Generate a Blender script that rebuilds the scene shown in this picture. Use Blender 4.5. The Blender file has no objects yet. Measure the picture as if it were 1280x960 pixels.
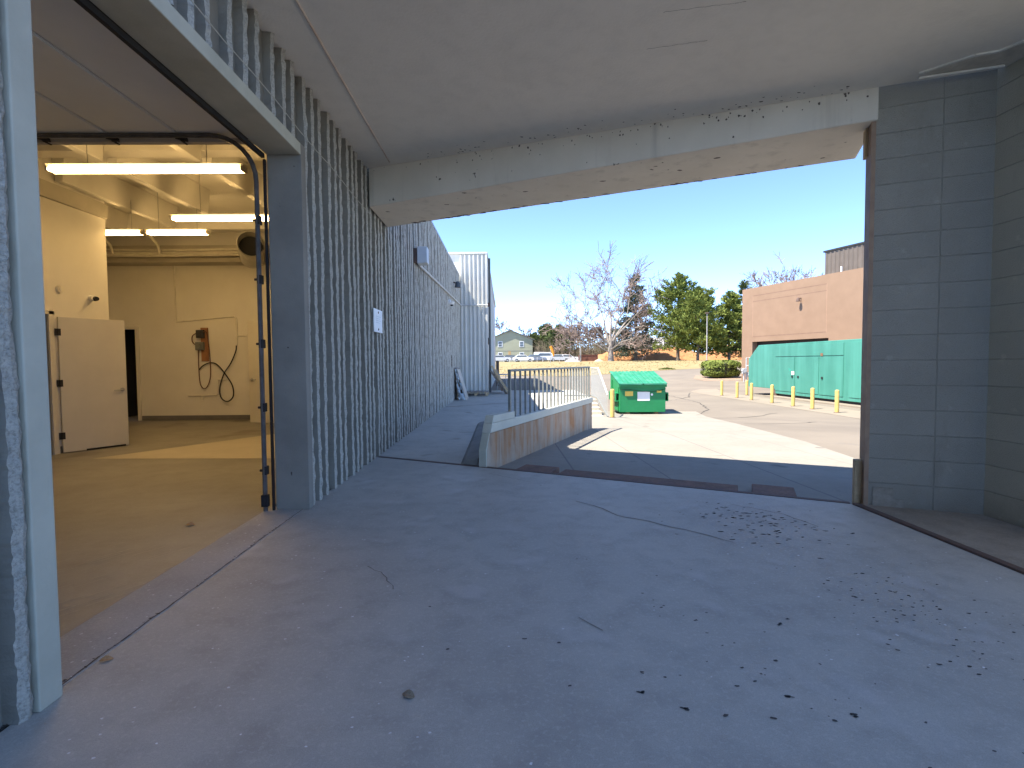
import bpy, bmesh, math, random
from mathutils import Vector, Matrix, noise as mnoise
R = math.radians
rnd = random.Random(11)
scene = bpy.context.scene
COL = scene.collection
PI = math.pi

# ------------------------------------------------------------------ materials
MATS = {}
def nt_new(name):
    m = bpy.data.materials.new(name); m.use_nodes = True
    nt = m.node_tree; nt.nodes.clear()
    out = nt.nodes.new('ShaderNodeOutputMaterial')
    p = nt.nodes.new('ShaderNodeBsdfPrincipled')
    nt.links.new(p.outputs[0], out.inputs[0])
    tc = nt.nodes.new('ShaderNodeTexCoord')
    return m, nt, p, tc.outputs['Object']
def lk(nt, a, b): nt.links.new(a, b)
def noise(nt, vec, scale, detail=6, rough=.6, vscale=None):
    if vscale:
        mp = nt.nodes.new('ShaderNodeMapping'); mp.inputs['Scale'].default_value = vscale
        lk(nt, vec, mp.inputs[0]); vec = mp.outputs[0]
    n = nt.nodes.new('ShaderNodeTexNoise')
    n.inputs['Scale'].default_value = scale; n.inputs['Detail'].default_value = detail
    n.inputs['Roughness'].default_value = rough
    lk(nt, vec, n.inputs['Vector']); return n.outputs['Fac']
def rmap(nt, fac, a, b, c=0., d=1.):
    r = nt.nodes.new('ShaderNodeMapRange'); r.clamp = True
    for i, v in ((1, a), (2, b), (3, c), (4, d)): r.inputs[i].default_value = v
    lk(nt, fac, r.inputs[0]); return r.outputs[0]
def math_(nt, op, a, b=None):
    m = nt.nodes.new('ShaderNodeMath'); m.operation = op
    for i, v in enumerate((a, b)):
        if v is None: continue
        if isinstance(v, (int, float)): m.inputs[i].default_value = v
        else: lk(nt, v, m.inputs[i])
    return m.outputs[0]
def mix(nt, fac, a, b):
    m = nt.nodes.new('ShaderNodeMix'); m.data_type = 'RGBA'
    if isinstance(fac, (int, float)): m.inputs[0].default_value = fac
    else: lk(nt, fac, m.inputs[0])
    for i, v in ((6, a), (7, b)):
        if isinstance(v, tuple): m.inputs[i].default_value = (*v, 1)
        else: lk(nt, v, m.inputs[i])
    return m.outputs[2]
def bump(nt, p, h, strength, dist=.02):
    b = nt.nodes.new('ShaderNodeBump'); b.inputs['Strength'].default_value = strength
    b.inputs['Distance'].default_value = dist
    lk(nt, h, b.inputs['Height']); lk(nt, b.outputs[0], p.inputs['Normal'])
def line(nt, vec, nx, ny, c, w):
    """1 on a thin line nx*x+ny*y=c of half width w"""
    d = nt.nodes.new('ShaderNodeVectorMath'); d.operation = 'DOT_PRODUCT'
    lk(nt, vec, d.inputs[0]); d.inputs[1].default_value = (nx, ny, 0)
    a = math_(nt, 'ABSOLUTE', math_(nt, 'SUBTRACT', d.outputs['Value'], c))
    return rmap(nt, a, w, w * .5)
def mat(name, c1, c2=None, scale=3., rough=.85, bumps=.15, bscale=60., fine=None, spots=None, streak=None, metal=0., spec=.3, lo=.35, hi=.65, lines=None, vscale=None, grain=0.):
    if name in MATS: return MATS[name]
    m, nt, p, vec = nt_new(name)
    c2 = c2 or tuple(v * .8 for v in c1)
    col = mix(nt, rmap(nt, noise(nt, vec, scale, vscale=vscale), lo, hi), c1, c2)
    if fine:                      # (colour, scale, amount)
        col = mix(nt, rmap(nt, noise(nt, vec, fine[1], 3), .45, .75, 0, fine[2]), col, fine[0])
    if streak:                    # (colour, scale, lo, hi, amount): vertical runs
        col = mix(nt, rmap(nt, noise(nt, vec, streak[1], 5, .6, (1, 1, .07)), streak[2], streak[3], 0, streak[4]), col, streak[0])
    if spots:                     # (colour, scale, lo, hi)
        col = mix(nt, rmap(nt, noise(nt, vec, spots[1], 2), spots[2], spots[3]), col, spots[0])
    if grain:
        col = mix(nt, rmap(nt, noise(nt, vec, 190, 3, .7), .42, .66, 0, grain), col, tuple(v * .45 for v in c1))
        col = mix(nt, rmap(nt, noise(nt, vec, 45, 4, .7), .52, .70, 0, grain), col, tuple(min(1, v * 1.35) for v in c1))
    for l in lines or ():
        col = mix(nt, math_(nt, 'MULTIPLY', line(nt, vec, *l[:4]), l[5]), col, l[4])
    lk(nt, col, p.inputs['Base Color'])
    p.inputs['Roughness'].default_value = rough; p.inputs['Metallic'].default_value = metal
    p.inputs['Specular IOR Level'].default_value = spec
    if bumps: bump(nt, p, noise(nt, vec, bscale, 5), bumps)
    MATS[name] = m; return m
def emit(name, c, s):
    m = bpy.data.materials.new(name); m.use_nodes = True; nt = m.node_tree; nt.nodes.clear()
    o = nt.nodes.new('ShaderNodeOutputMaterial'); e = nt.nodes.new('ShaderNodeEmission')
    e.inputs[0].default_value = (*c, 1); e.inputs[1].default_value = s
    lk(nt, e.outputs[0], o.inputs[0]); MATS[name] = m; return m
def block_mat(name, c1, c2, mortar, bw, bh, ms=.006):
    m, nt, p, vec = nt_new(name)
    sx = nt.nodes.new('ShaderNodeSeparateXYZ'); lk(nt, vec, sx.inputs[0])
    cx = nt.nodes.new('ShaderNodeCombineXYZ'); lk(nt, sx.outputs[0], cx.inputs[0]); lk(nt, sx.outputs[2], cx.inputs[1])
    b = nt.nodes.new('ShaderNodeTexBrick'); b.offset = 0; b.squash = 1
    b.inputs['Scale'].default_value = 1; b.inputs['Brick Width'].default_value = bw; b.inputs['Row Height'].default_value = bh
    b.inputs['Mortar Size'].default_value = ms; b.inputs['Mortar Smooth'].default_value = .6; b.inputs['Bias'].default_value = 0
    b.inputs['Color1'].default_value = (*c1, 1); b.inputs['Color2'].default_value = (*c2, 1); b.inputs['Mortar'].default_value = (*mortar, 1)
    lk(nt, cx.outputs[0], b.inputs['Vector'])
    col = mix(nt, rmap(nt, noise(nt, vec, 2.2), .35, .7, 0, .45), b.outputs['Color'], tuple(v * .72 for v in c1))
    col = mix(nt, rmap(nt, noise(nt, vec, 9, 4), .62, .75, 0, .35), col, tuple(v * 1.5 for v in c1))
    col = mix(nt, rmap(nt, noise(nt, vec, 220, 2), .5, .8, 0, .5), col, tuple(v * .4 for v in c1))
    sz = rmap(nt, math_(nt, 'ADD', sx.outputs[2], math_(nt, 'MULTIPLY', noise(nt, vec, 3.5, 5), .45)), .50, .12, 0, .55)
    col = mix(nt, sz, col, (.16, .125, .09))
    col = mix(nt, rmap(nt, noise(nt, vec, 3., 5, .7, (1, 1, .25)), .60, .72, 0, .4), col, tuple(v * .55 for v in c1))
    lk(nt, col, p.inputs['Base Color']); p.inputs['Roughness'].default_value = .9; p.inputs['Specular IOR Level'].default_value = .2
    h = math_(nt, 'SUBTRACT', noise(nt, vec, 130, 4), math_(nt, 'MULTIPLY', b.outputs['Fac'], .8))
    bump(nt, p, h, .8, .014); MATS[name] = m; return m

# ------------------------------------------------------------------ mesh building
class MB:
    def __init__(s): s.v = []; s.f = []; s.m = []
    def face(s, pts, mi=0):
        i = len(s.v); s.v += [tuple(p) for p in pts]; s.f.append(tuple(range(i, i + len(pts)))); s.m.append(mi)
    def box(s, x0, x1, y0, y1, z0, z1, mi=0):
        i = len(s.v)
        s.v += [(x0, y0, z0), (x1, y0, z0), (x1, y1, z0), (x0, y1, z0), (x0, y0, z1), (x1, y0, z1), (x1, y1, z1), (x0, y1, z1)]
        for f in ((0, 3, 2, 1), (4, 5, 6, 7), (0, 1, 5, 4), (1, 2, 6, 5), (2, 3, 7, 6), (3, 0, 4, 7)):
            s.f.append(tuple(i + k for k in f)); s.m.append(mi)
        return s
    def bar(s, a, b, w, h, up=(0, 0, 1), mi=0):
        """square bar from a to b, w across, h along up"""
        a, b = Vector(a), Vector(b); d = (b - a).normalized(); u = Vector(up)
        sd = d.cross(u).normalized(); u = sd.cross(d).normalized()
        i = len(s.v)
        for c in (a, b):
            for sx, su in ((-1, -1), (1, -1), (1, 1), (-1, 1)): s.v.append(tuple(c + sd * sx * w / 2 + u * su * h / 2))
        for f in ((3, 2, 1, 0), (4, 5, 6, 7), (0, 1, 5, 4), (1, 2, 6, 5), (2, 3, 7, 6), (3, 0, 4, 7)):
            s.f.append(tuple(i + k for k in f)); s.m.append(mi)
        return s
    def prism(s, poly, z0, z1, mi=0):
        n = len(poly); i = len(s.v)
        z0f = z0 if callable(z0) else (lambda x, y: z0); z1f = z1 if callable(z1) else (lambda x, y: z1)
        s.v += [(x, y, z0f(x, y)) for x, y in poly] + [(x, y, z1f(x, y)) for x, y in poly]
        s.f.append(tuple(i + k for k in reversed(range(n)))); s.f.append(tuple(i + n + k for k in range(n))); s.m += [mi, mi]
        for k in range(n):
            s.f.append((i + k, i + (k + 1) % n, i + n + (k + 1) % n, i + n + k)); s.m.append(mi)
        return s
    def extrude(s, poly3, vec, mi=0):
        n = len(poly3); i = len(s.v); vec = Vector(vec)
        s.v += [tuple(p) for p in poly3] + [tuple(Vector(p) + vec) for p in poly3]
        s.f.append(tuple(i + k for k in reversed(range(n)))); s.f.append(tuple(i + n + k for k in range(n))); s.m += [mi, mi]
        for k in range(n):
            s.f.append((i + k, i + (k + 1) % n, i + n + (k + 1) % n, i + n + k)); s.m.append(mi)
        return s
    def tube(s, pts, r, n=8, caps=True, mi=0):
        pts = [Vector(p) for p in pts]; rr = r if isinstance(r, (list, tuple)) else [r] * len(pts)
        base = len(s.v); prev = None
        for k, p in enumerate(pts):
            d = (pts[min(k + 1, len(pts) - 1)] - pts[max(k - 1, 0)])
            d = d.normalized() if d.length > 1e-9 else Vector((0, 0, 1))
            if prev is None:
                a = Vector((0, 0, 1)) if abs(d.z) < .9 else Vector((1, 0, 0)); u = d.cross(a).normalized()
            else:
                u = prev - d * prev.dot(d)
                u = u.normalized() if u.length > 1e-6 else d.orthogonal().normalized()
            prev = u; w = d.cross(u)
            for j in range(n):
                t = 2 * PI * j / n; s.v.append(tuple(p + (u * math.cos(t) + w * math.sin(t)) * rr[k]))
        for k in range(len(pts) - 1):
            for j in range(n):
                a = base + k * n + j; b = base + k * n + (j + 1) % n
                s.f.append((a, b, b + n, a + n)); s.m.append(mi)
        if caps:
            s.f.append(tuple(base + j for j in reversed(range(n)))); s.m.append(mi)
            e = base + (len(pts) - 1) * n; s.f.append(tuple(e + j for j in range(n))); s.m.append(mi)
        return s
    def hose(s, pts, r, n=8):
        P = [Vector(p) for p in pts]; out = []
        for i in range(len(P) - 1):
            a, b, c, d = P[max(i - 1, 0)], P[i], P[i + 1], P[min(i + 2, len(P) - 1)]
            for k in range(5):
                t = k / 5; out.append(.5 * ((2 * b) + (c - a) * t + (2 * a - 5 * b + 4 * c - d) * t * t + (3 * b - a - 3 * c + d) * t ** 3))
        return s.tube(out + [P[-1]], r, n)
    def lathe(s, prof, c=(0, 0, 0), n=16, mi=0):
        return s.tube([(c[0], c[1], c[2] + z) for r, z in prof], [max(r, 1e-4) for r, z in prof], n, True, mi)

def obj(name, mb, mats, parent=None, smooth=False, bevel=0., off=None):
    me = bpy.data.meshes.new(name)
    vs = mb.v
    if off is not None: vs = [(x - off[0], y - off[1], z - off[2]) for x, y, z in vs]
    me.from_pydata(vs, [], mb.f); me.update()
    for m in (mats if isinstance(mats, (list, tuple)) else [mats]): me.materials.append(m)
    if any(mb.m): me.polygons.foreach_set('material_index', mb.m)
    bm = bmesh.new(); bm.from_mesh(me); bmesh.ops.recalc_face_normals(bm, faces=bm.faces)
    bm.to_mesh(me); bm.free()
    if smooth:
        me.polygons.foreach_set('use_smooth', [True] * len(me.polygons)); me.set_sharp_from_angle(angle=R(40))
    o = bpy.data.objects.new(name, me); COL.objects.link(o)
    if parent: o.parent = parent
    if bevel:
        b = o.modifiers.new('bevel', 'BEVEL'); b.width = bevel; b.segments = 2; b.limit_method = 'ANGLE'; b.angle_limit = R(40)
    return o
def tag(o, label, cat, group=None, kind=None):
    o['label'] = label; o['category'] = cat
    if group: o['group'] = group
    if kind: o['kind'] = kind
    return o
def thing(name, label, cat, loc=(0, 0, 0), rz=0., group=None):
    o = bpy.data.objects.new(name, None); COL.objects.link(o)
    o.location = loc; o.rotation_euler = (0, 0, rz); o.empty_display_size = .2
    return tag(o, label, cat, group)
def part(name, mb, m, t, **k):
    """mesh given in world coordinates under an unrotated thing"""
    return obj(name, mb, m, t, off=t.location, **k)
def struct(name, mb, m, label, cat, **k):
    o = obj(name, mb, m, **k); o['kind'] = 'structure'; o['label'] = label; o['category'] = cat; return o
def dup(root, loc=None, rz=None, label=None, scale=None):
    r = root.copy(); COL.objects.link(r)
    if loc is not None: r.location = loc
    if rz is not None: r.rotation_euler = (0, 0, rz)
    if scale is not None: r.scale = scale
    if label: r['label'] = label
    def rec(src, dst):
        for ch in list(src.children):
            c = ch.copy(); COL.objects.link(c); c.parent = dst; rec(ch, c)
    rec(root, r); return r

# ------------------------------------------------------------------ ground profile
NX, NY = .43, .903                      # away from the dock edge
N0 = NX * -.22 + NY * 6.77
KD = [-60, -.5, -.1, 0, 5.2, 10, 14, 30, 36, 47, 60, 72, 80, 100, 460]
KZ = [-.62, -.62, -.09, -.07, -.17, -.42, -.66, -.68, -.6, -.2, .35, 1.05, 1.4, 1.5, 1.7]
def sm(a, b, x):
    t = min(1, max(0, (x - a) / (b - a))); return t * t * (3 - 2 * t)
def zg(x, y):
    d = NX * x + NY * y - N0
    for i in range(len(KD) - 1):
        if d <= KD[i + 1]: break
    t = max(0, min(1, (d - KD[i]) / (KD[i + 1] - KD[i]))); z = KZ[i] + t * (KZ[i + 1] - KZ[i])
    w = sm(22, 30, y) * (1 - sm(3, 9, x))
    if z < -.03: z = z * (1 - w) - .03 * w
    return z
def ud(u, d):                           # u along the dock edge (to the right), d away from it
    return (NY * u + NX * (d + N0), -NX * u + NY * (d + N0))
def clip(poly, a, b, c):                # keep a*x+b*y<=c
    out = []
    for i in range(len(poly)):
        p, q = poly[i], poly[(i + 1) % len(poly)]
        fp, fq = a * p[0] + b * p[1] - c, a * q[0] + b * q[1] - c
        if fp <= 0: out.append(p)
        if (fp < 0 < fq) or (fq < 0 < fp):
            t = fp / (fp - fq); out.append((p[0] + t * (q[0] - p[0]), p[1] + t * (q[1] - p[1])))
    return out
DK = [-60, -30, -10, -.5, -.1, 0, 2, 5.2, 7.5, 10, 12, 14, 16, 18, 20, 22, 24, 26, 28, 30, 33, 36, 39, 42, 47, 52, 56, 60, 66, 72, 80, 90, 100, 150, 250, 460]
UK = [-260, -150, -90, -60, -45] + list(range(-36, 41, 2)) + [50, 70, 100, 160, 300]
def drape(poly, dz):
    """sheet over the terrain inside a polygon given in metres"""
    mb = MB()
    pu = [(NY * x - NX * y, NX * x + NY * y - N0) for x, y in poly]
    us = [p[0] for p in pu]; ds = [p[1] for p in pu]
    for i in range(len(UK) - 1):
        if UK[i + 1] < min(us) or UK[i] > max(us): continue
        c1 = clip(clip(pu, 1, 0, UK[i + 1]), -1, 0, -UK[i])
        if len(c1) < 3: continue
        for j in range(len(DK) - 1):
            if DK[j + 1] < min(ds) or DK[j] > max(ds): continue
            c = clip(clip(c1, 0, 1, DK[j + 1]), 0, -1, -DK[j])
            if len(c) < 3: continue
            pts = [ud(*q) for q in c]
            mb.face([(x, y, zg(x, y) + dz) for x, y in pts])
    return mb

# ------------------------------------------------------------------ palette
paint_grey = mat('shaded_grey_paint', (.255, .24, .205), (.21, .197, .168), 2.5, bumps=.25, bscale=90, spots=((.06, .06, .06), 18, .76, .79))  # wall grey darkened, shade of the rib sides is in the colour
rough_rib = mat('lit_broken_rib_paint', (.56, .535, .47), (.44, .42, .37), 30, bumps=.9, bscale=120, fine=((.12, .115, .10), 85, .6))  # broken rib edges, paler than the wall to paint in their brighter light
trim_paint = mat('pale_trim_paint', (.46, .45, .37), (.39, .38, .31), 3, bumps=.1, spots=((.12, .11, .1), 30, .8, .82))
ceil_paint = mat('canopy_paint', (.80, .755, .68), (.765, .722, .65), 1.4, bumps=.15, bscale=40, fine=((.52, .49, .44), 6, .18))
beam_paint = mat('beam_paint', (.70, .645, .56), (.63, .58, .50), 1.6, bumps=.2, bscale=50, spots=((.10, .085, .07), 9, .72, .76), streak=((.38, .35, .31), 5, .55, .75, .5))
dark_mark = mat('black_mark', (.06, .052, .05), (.10, .09, .085), 40, bumps=0)
rust_mark = mat('rust_stain', (.22, .12, .07), (.16, .09, .05), 12, bumps=.2)
steel_dark = mat('dark_rusty_steel', (.10, .075, .065), (.15, .09, .07), 8, .7, .3, 60, metal=.2)
steel = mat('galvanised_steel', (.42, .42, .41), (.33, .33, .33), 9, .45, .05, metal=.7)
black = mat('black_rubber', (.02, .02, .022), bumps=.05, rough=.7)
white_paint = mat('white_gloss_paint', (.75, .75, .73), (.68, .68, .66), 4, .5, .03)
wood_old = mat('weathered_timber', (.56, .43, .27), (.42, .31, .19), 5, .9, .4, 50, vscale=(1, 6, 1))
wood_grey = mat('grey_timber', (.36, .33, .29), (.25, .22, .19), 5, .9, .4, 50)
yellow = mat('yellow_bollard_paint', (.56, .40, .13), (.48, .34, .105), 6, .55, .05, spots=((.25, .2, .12), 14, .72, .76))

# ------------------------------------------------------------------ ground, lot, lawn
asphalt = mat('worn_asphalt', (.205, .172, .135), (.16, .134, .107), .35, .95, .25, 80, fine=((.17, .15, .13), 35, .5),
              spots=((.16, .14, .12), .5, .66, .70))
o = struct('asphalt_lot', drape([(-230, -150), (300, -150), (330, 400), (-240, 400)], 0), asphalt, 'pale worn asphalt lot and road behind the building', 'pavement')
JD = (.16, .14, .13)
apron_m = mat('apron_concrete', (.285, .258, .217), (.245, .22, .182), .8, .9, .08, 90, grain=.25, fine=((.18, .163, .14), 7, .35), spots=((.17, .155, .13), 1.7, .66, .72),
              lines=[(1, 0, .93, .016, JD, .9), (1, 0, 2.07, .014, JD, .8), (1, 0, 3.52, .016, JD, .9), (1, 0, 5.0, .014, JD, .6), (NX, NY, N0 + 1.55, .012, JD, .5), (NX, NY, N0 + 5.6, .02, JD, .4), (NX, NY, N0 + 9.4, .02, JD, .4)])
ap = [(-3, 8), ud(-1.5, -.02), ud(9.5, -.02), (9, 2.5), (5.2, 6.6), (7.75, 20.6), (6.2, 20.9), (2.2, 20.9), (1.2, 12)]
struct('concrete_apron', drape(ap, .006), apron_m, 'pale concrete apron in front of the dock edge, half in sun', 'pavement')
# tar lines and cracks in the lot
def ribbon(pts, w, z, jit=.0, seed=1):
    mb = MB(); r = random.Random(seed); P = []
    for i in range(len(pts) - 1):
        a, b = Vector(pts[i]), Vector(pts[i + 1]); n = max(1, int((b - a).length / (w * 8)))
        for k in range(n):
            p = a.lerp(b, k / n); P.append((p.x + r.uniform(-jit, jit), p.y + r.uniform(-jit, jit)))
    P.append(pts[-1])
    for i in range(len(P) - 1):
        a, b = Vector(P[i]), Vector(P[i + 1]); d = (b - a).normalized(); s = Vector((-d.y, d.x)) * w / 2 * r.uniform(.5, 1.2)
        q = [a - s, b - s, b + s, a + s]
        mb.face([(p.x, p.y, (z(p.x, p.y) if callable(z) else z)) for p in q])
    return mb
tar = mat('tar_seal', (.06, .055, .05), bumps=.1)
for pts, lab in (([(7.3, 19.2), (8.6, 21.5), (9.6, 25), (9.9, 33)], 'black tar seam running up the road past the dumpster'), ([(6.9, 14.5), (8.4, 15.0), (10.0, 16.2)], 'short black tar crack in the asphalt nearest the apron'),
                 ([(7.2, 17.6), (9.2, 18.6), (10.6, 19.7)], 'thin tar crack in the asphalt between apron and bollards'), ([(8.3, 26), (10.5, 29), (12, 33)], 'faint far tar crack in the road beside the bollards')):
    tag(obj('tar_crack', ribbon(pts, .05, lambda x, y: zg(x, y) + .006, .06), tar), lab, 'crack', 'tar cracks in the road', 'structure')
# paler strip the bollards stand in, and the hedge bed
side_m = mat('sidewalk_concrete', (.25, .208, .16), (.215, .18, .14), 1.2, .9, .15, 70, lines=[(0, 1, 22., .02, JD, .5), (0, 1, 26., .02, JD, .5), (0, 1, 30., .02, JD, .5)])
struct('sidewalk', drape([(12.3, 14), (14.2, 14), (14.2, 33), (15.2, 36.5), (14.0, 36.5), (12.6, 34.5), (12.3, 33)], .008), side_m, 'pale concrete strip along the row of yellow bollards', 'pavement')
bed_m = mat('bark_bed', (.30, .22, .16), (.2, .14, .1), 2, .95, .4, 20)
struct('hedge_bed', drape([(17.5, 44.5), (24.5, 44.2), (25, 52), (19.5, 52), (17.6, 47.5)], .012), bed_m, 'brown planting bed under the clipped hedge', 'ground')
lawn_m = mat('dry_lawn', (.27, .205, .105), (.215, .17, .08), .25, .95, .4, 12, fine=((.30, .26, .12), 3.5, .5), vscale=(1, 2.5, 1), spots=((.30, .245, .145), .6, .62, .7))
LAWN = [(-70, 56), (4.7, 52), (15, 60), (21, 62.3), (30, 64.5), (80, 68), (120, 99), (-70, 99)]
struct('lawn', drape(LAWN, .02), lawn_m, 'straw coloured winter lawn rising beyond the road', 'lawn')
# dry grass tufts
gm = MB(); gr = random.Random(5)
for k in range(6000):
    x = gr.uniform(-6, 50); y = gr.uniform(52, 84)
    if y < 52 + max(0, x - 4) * .75 or (x > 15 and y < 62.5 + (x - 21) * .2): continue
    z = zg(x, y) + .02; h = gr.uniform(.02, .07); a = gr.uniform(0, PI); c, s = math.cos(a) * .12, math.sin(a) * .12
    gm.face([(x - c, y - s, z), (x + c, y + s, z), (x + gr.uniform(-.08, .08), y + gr.uniform(-.08, .08), z + h)])
tag(obj('dry_grass', gm, mat('dry_grass_blades', (.33, .255, .13), (.27, .21, .10), .4, .9, 0)), 'dry straw coloured grass tufts over the lawn', 'grass', None, 'stuff')
# red dirt banks behind the pines
def bank(x0, x1, y0, y1, h, seed):
    mb = MB(); nx, ny = 44, 10; V = []
    for i in range(nx + 1):
        for j in range(ny + 1):
            x = x0 + (x1 - x0) * i / nx; y = y0 + (y1 - y0) * j / ny
            e = min(1, i / 6, (nx - i) / 6) * math.sin(PI * j / ny) ** .8 if 0 < j < ny else 0
            n_ = .65 + .55 * mnoise.noise(Vector((x * .16, y * .2, seed))) + .12 * mnoise.noise(Vector((x, y, seed)))
            V.append((x, y, zg(x, y) - .1 + h * e * n_))
    for i in range(nx):
        for j in range(ny):
            a = i * (ny + 1) + j; mb.face([V[a], V[a + ny + 1], V[a + ny + 2], V[a + 1]])
    return mb
dirt = mat('red_dirt', (.40, .185, .075), (.31, .135, .055), .8, .95, .5, 6, fine=((.42, .24, .12), 3, .5))
struct('dirt_bank', bank(16, 60, 100, 112, 3.9, 2.2), dirt, 'bare orange dirt bank behind the pines', 'terrain', smooth=True)

# ------------------------------------------------------------------ dock floor, landing
FW = [(-1.94, -9), (3.35, -9), (3.35, 4.865), (-1.94, 7.63)]
floor_m = mat('dock_concrete', (.46, .43, .375), (.39, .363, .315), .8, .6, .04, 90, grain=.35, fine=((.26, .235, .205), 4.5, .5), spots=((.50, .475, .44), 2.2, .60, .76), streak=((.33, .29, .245), .7, .5, .8, .5), spec=.4)
fb = MB(); fb.prism(FW, -.55, 0)
def blob(mb, x, y, r, mi, st=1.6, z=.0022, rr=rnd):
    n = 8; a0 = rr.uniform(-.5, .5)
    pts = []
    for k in range(n):
        t = 2 * PI * k / n; q = r * rr.uniform(.5, 1.15)
        u, v = q * st * math.cos(t), q * math.sin(t)
        pts.append((x + u * math.cos(a0) - v * math.sin(a0), y + u * math.sin(a0) + v * math.cos(a0), z))
    mb.face(pts, mi)
SP = [(.82,3.02),(.86,2.93),(.84,2.85),(.88,2.84),(.9,2.86),(.84,2.74),(.97,2.74),(1.11,2.77),(1.02,2.69),(1.24,3.36),(.98,3.27),(1.03,2.56),(.93,2.31),(.77,2.21),(.7,2.2),(.61,2.24),(.57,2.1),(.72,1.99),(.99,2.13),(1.07,2.26),(1.08,2.16),(1.25,2.31),(1.17,2.06),(1.45,2.64),(1.52,2.69),(1.35,2.03),(1.37,1.94),(1.27,1.91),(1.04,1.93),(.86,1.95),(1.61,1.89),(1.22,1.98),(1.96,3.39),(2.04,3.16),(2.11,3.14),(2.11,3.04),(2.06,2.93),(2.07,2.89),(1.98,2.83),(2.33,2.99),(2.38,2.94),(2.53,3.01),(2.16,2.77),(2.17,2.71),(2.23,2.71),(2.29,2.71),(2.43,2.8),(2.42,2.77),(2.36,2.81),(2.29,2.8),(2.1,2.75),(1.98,2.65),(2.08,2.64),(1.88,2.38),(1.87,2.43),(1.91,2.24),(1.98,2.26),(2.05,2.28),(2.12,2.32),(2.1,2.24),(2.18,2.41),(2.24,2.46),(2.31,2.44),(2.43,2.44),(2.59,2.52),(2.35,2.29),(2.16,2.22),(2.09,2.18),(2.71,2.87),(2.54,2.72),(2.67,3.08),(2.45,3.19),(2.4,3.14),(2.33,3.26),(2.29,3.26),(2.45,3.35),(2.77,3.41),(2.3,2.89),(1.99,2.69),(2.46,3.8),(2.21,3.73),(2.18,3.89),(2.83,3.83),(.4,5.75),(.76,5.32),(.5,3.57),(.57,3.56),(1.61,4.65),(1.4,4.58),(.61,2.23),(-.29,2.45),(-.44,2.89),(.26,2.49),(.09,2.53),(.27,2.15)]
for x, y in SP: blob(fb, x, y, rnd.uniform(.004, .009), 1)
for x, y in ((.57, 2.1), (1.45, 2.64), (2.06, 2.93), (2.33, 2.99), (.72, 1.99), (1.17, 2.06), (1.37, 1.94)):
    for k in range(4): blob(fb, x + rnd.uniform(-.022, .022), y + rnd.uniform(-.013, .013), rnd.uniform(.003, .008), 1)
for k in range(120):
    x, y = rnd.gauss(2.18, .24), rnd.gauss(4.3, .27)
    if x < 3.2: blob(fb, x, y, rnd.uniform(.004, .013), 1, 2.2)
for k in range(60):
    x, y = rnd.gauss(2.25, .3), rnd.gauss(2.75, .35)
    if x < 3.2 and y < 3.8: blob(fb, x, y, rnd.uniform(.002, .006), 1, 1.8)
for k in range(40): blob(fb, rnd.uniform(1.0, 3.1), rnd.uniform(1.4, 2.6), rnd.uniform(.002, .006), 1, 1.5)
for k in range(190):                                   # white paint flecks
    t = rnd.random(); blob(fb, -1.7 + rnd.expovariate(1.1), 1.7 + rnd.random() * 4.2, rnd.uniform(.0025, .007), 2, 1.3)
for k in range(40): blob(fb, rnd.uniform(1.5, 3.2), rnd.uniform(2., 4.), rnd.uniform(.003, .008), 2, 1.3)
def addmb(a, b, mi):
    i = len(a.v); a.v += b.v; a.f += [tuple(k + i for k in f) for f in b.f]; a.m += [mi] * len(b.f)
for pts, w in (([(.71, 5.08), (.86, 4.91), (1.01, 4.59), (1.24, 4.4), (1.4, 4.23), (1.56, 4.09), (1.75, 3.86)], .012), ([(-.95, 3.5), (-.78, 3.3), (-.7, 3.12)], .006), ([(.4, 2.75), (.5, 2.6)], .008), ([(2.2, 4.9), (2.5, 4.6), (2.62, 4.2)], .007), ([(-.2, 6.4), (.3, 5.9)], .005)):
    addmb(fb, ribbon(pts, w, .0024, .012, 4), 3)
struct('dock_floor', fb, [floor_m, dark_mark, mat('paint_fleck', (.75, .75, .74), bumps=0), mat('crack_line', (.20, .18, .16), bumps=0)], 'bluish grey concrete dock floor with dark drips and paint flecks', 'floor')
# concrete strip right of the steel floor edge
strip_m = mat('brown_concrete', (.36, .31, .25), (.28, .24, .19), 1.6, .9, .1, 60, grain=.35, fine=((.2, .165, .13), 6, .5))
fs = MB(); fs.prism([(3.42, -9), (4.24, -9), (4.24, 4.45), (3.42, 4.835)], -.55, .012)
struct('side_strip', fs, strip_m, 'brownish concrete strip between the steel floor edge and the block walls', 'floor')
se = MB(); se.prism([(3.352, -9), (3.415, -9), (3.415, 4.83), (3.352, 4.85)], -.5, .016)
tag(obj('steel_floor_edge', se, steel_dark, bevel=.004), 'rusty brown steel edge strip along the right side of the dock floor', 'steel edge')
ee = MB(); a = Vector((-1.90, 7.62)); b = Vector((3.35, 4.875)); nn = Vector((NX, NY))
q = [a, b, b + nn * .06, a + nn * .06]; ee.prism([(p.x, p.y) for p in q], -.3, .006)
tag(obj('steel_floor_edge', ee, steel_dark, bevel=.004), 'dark rusty steel angle along the front lip of the dock floor', 'steel edge')
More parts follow.
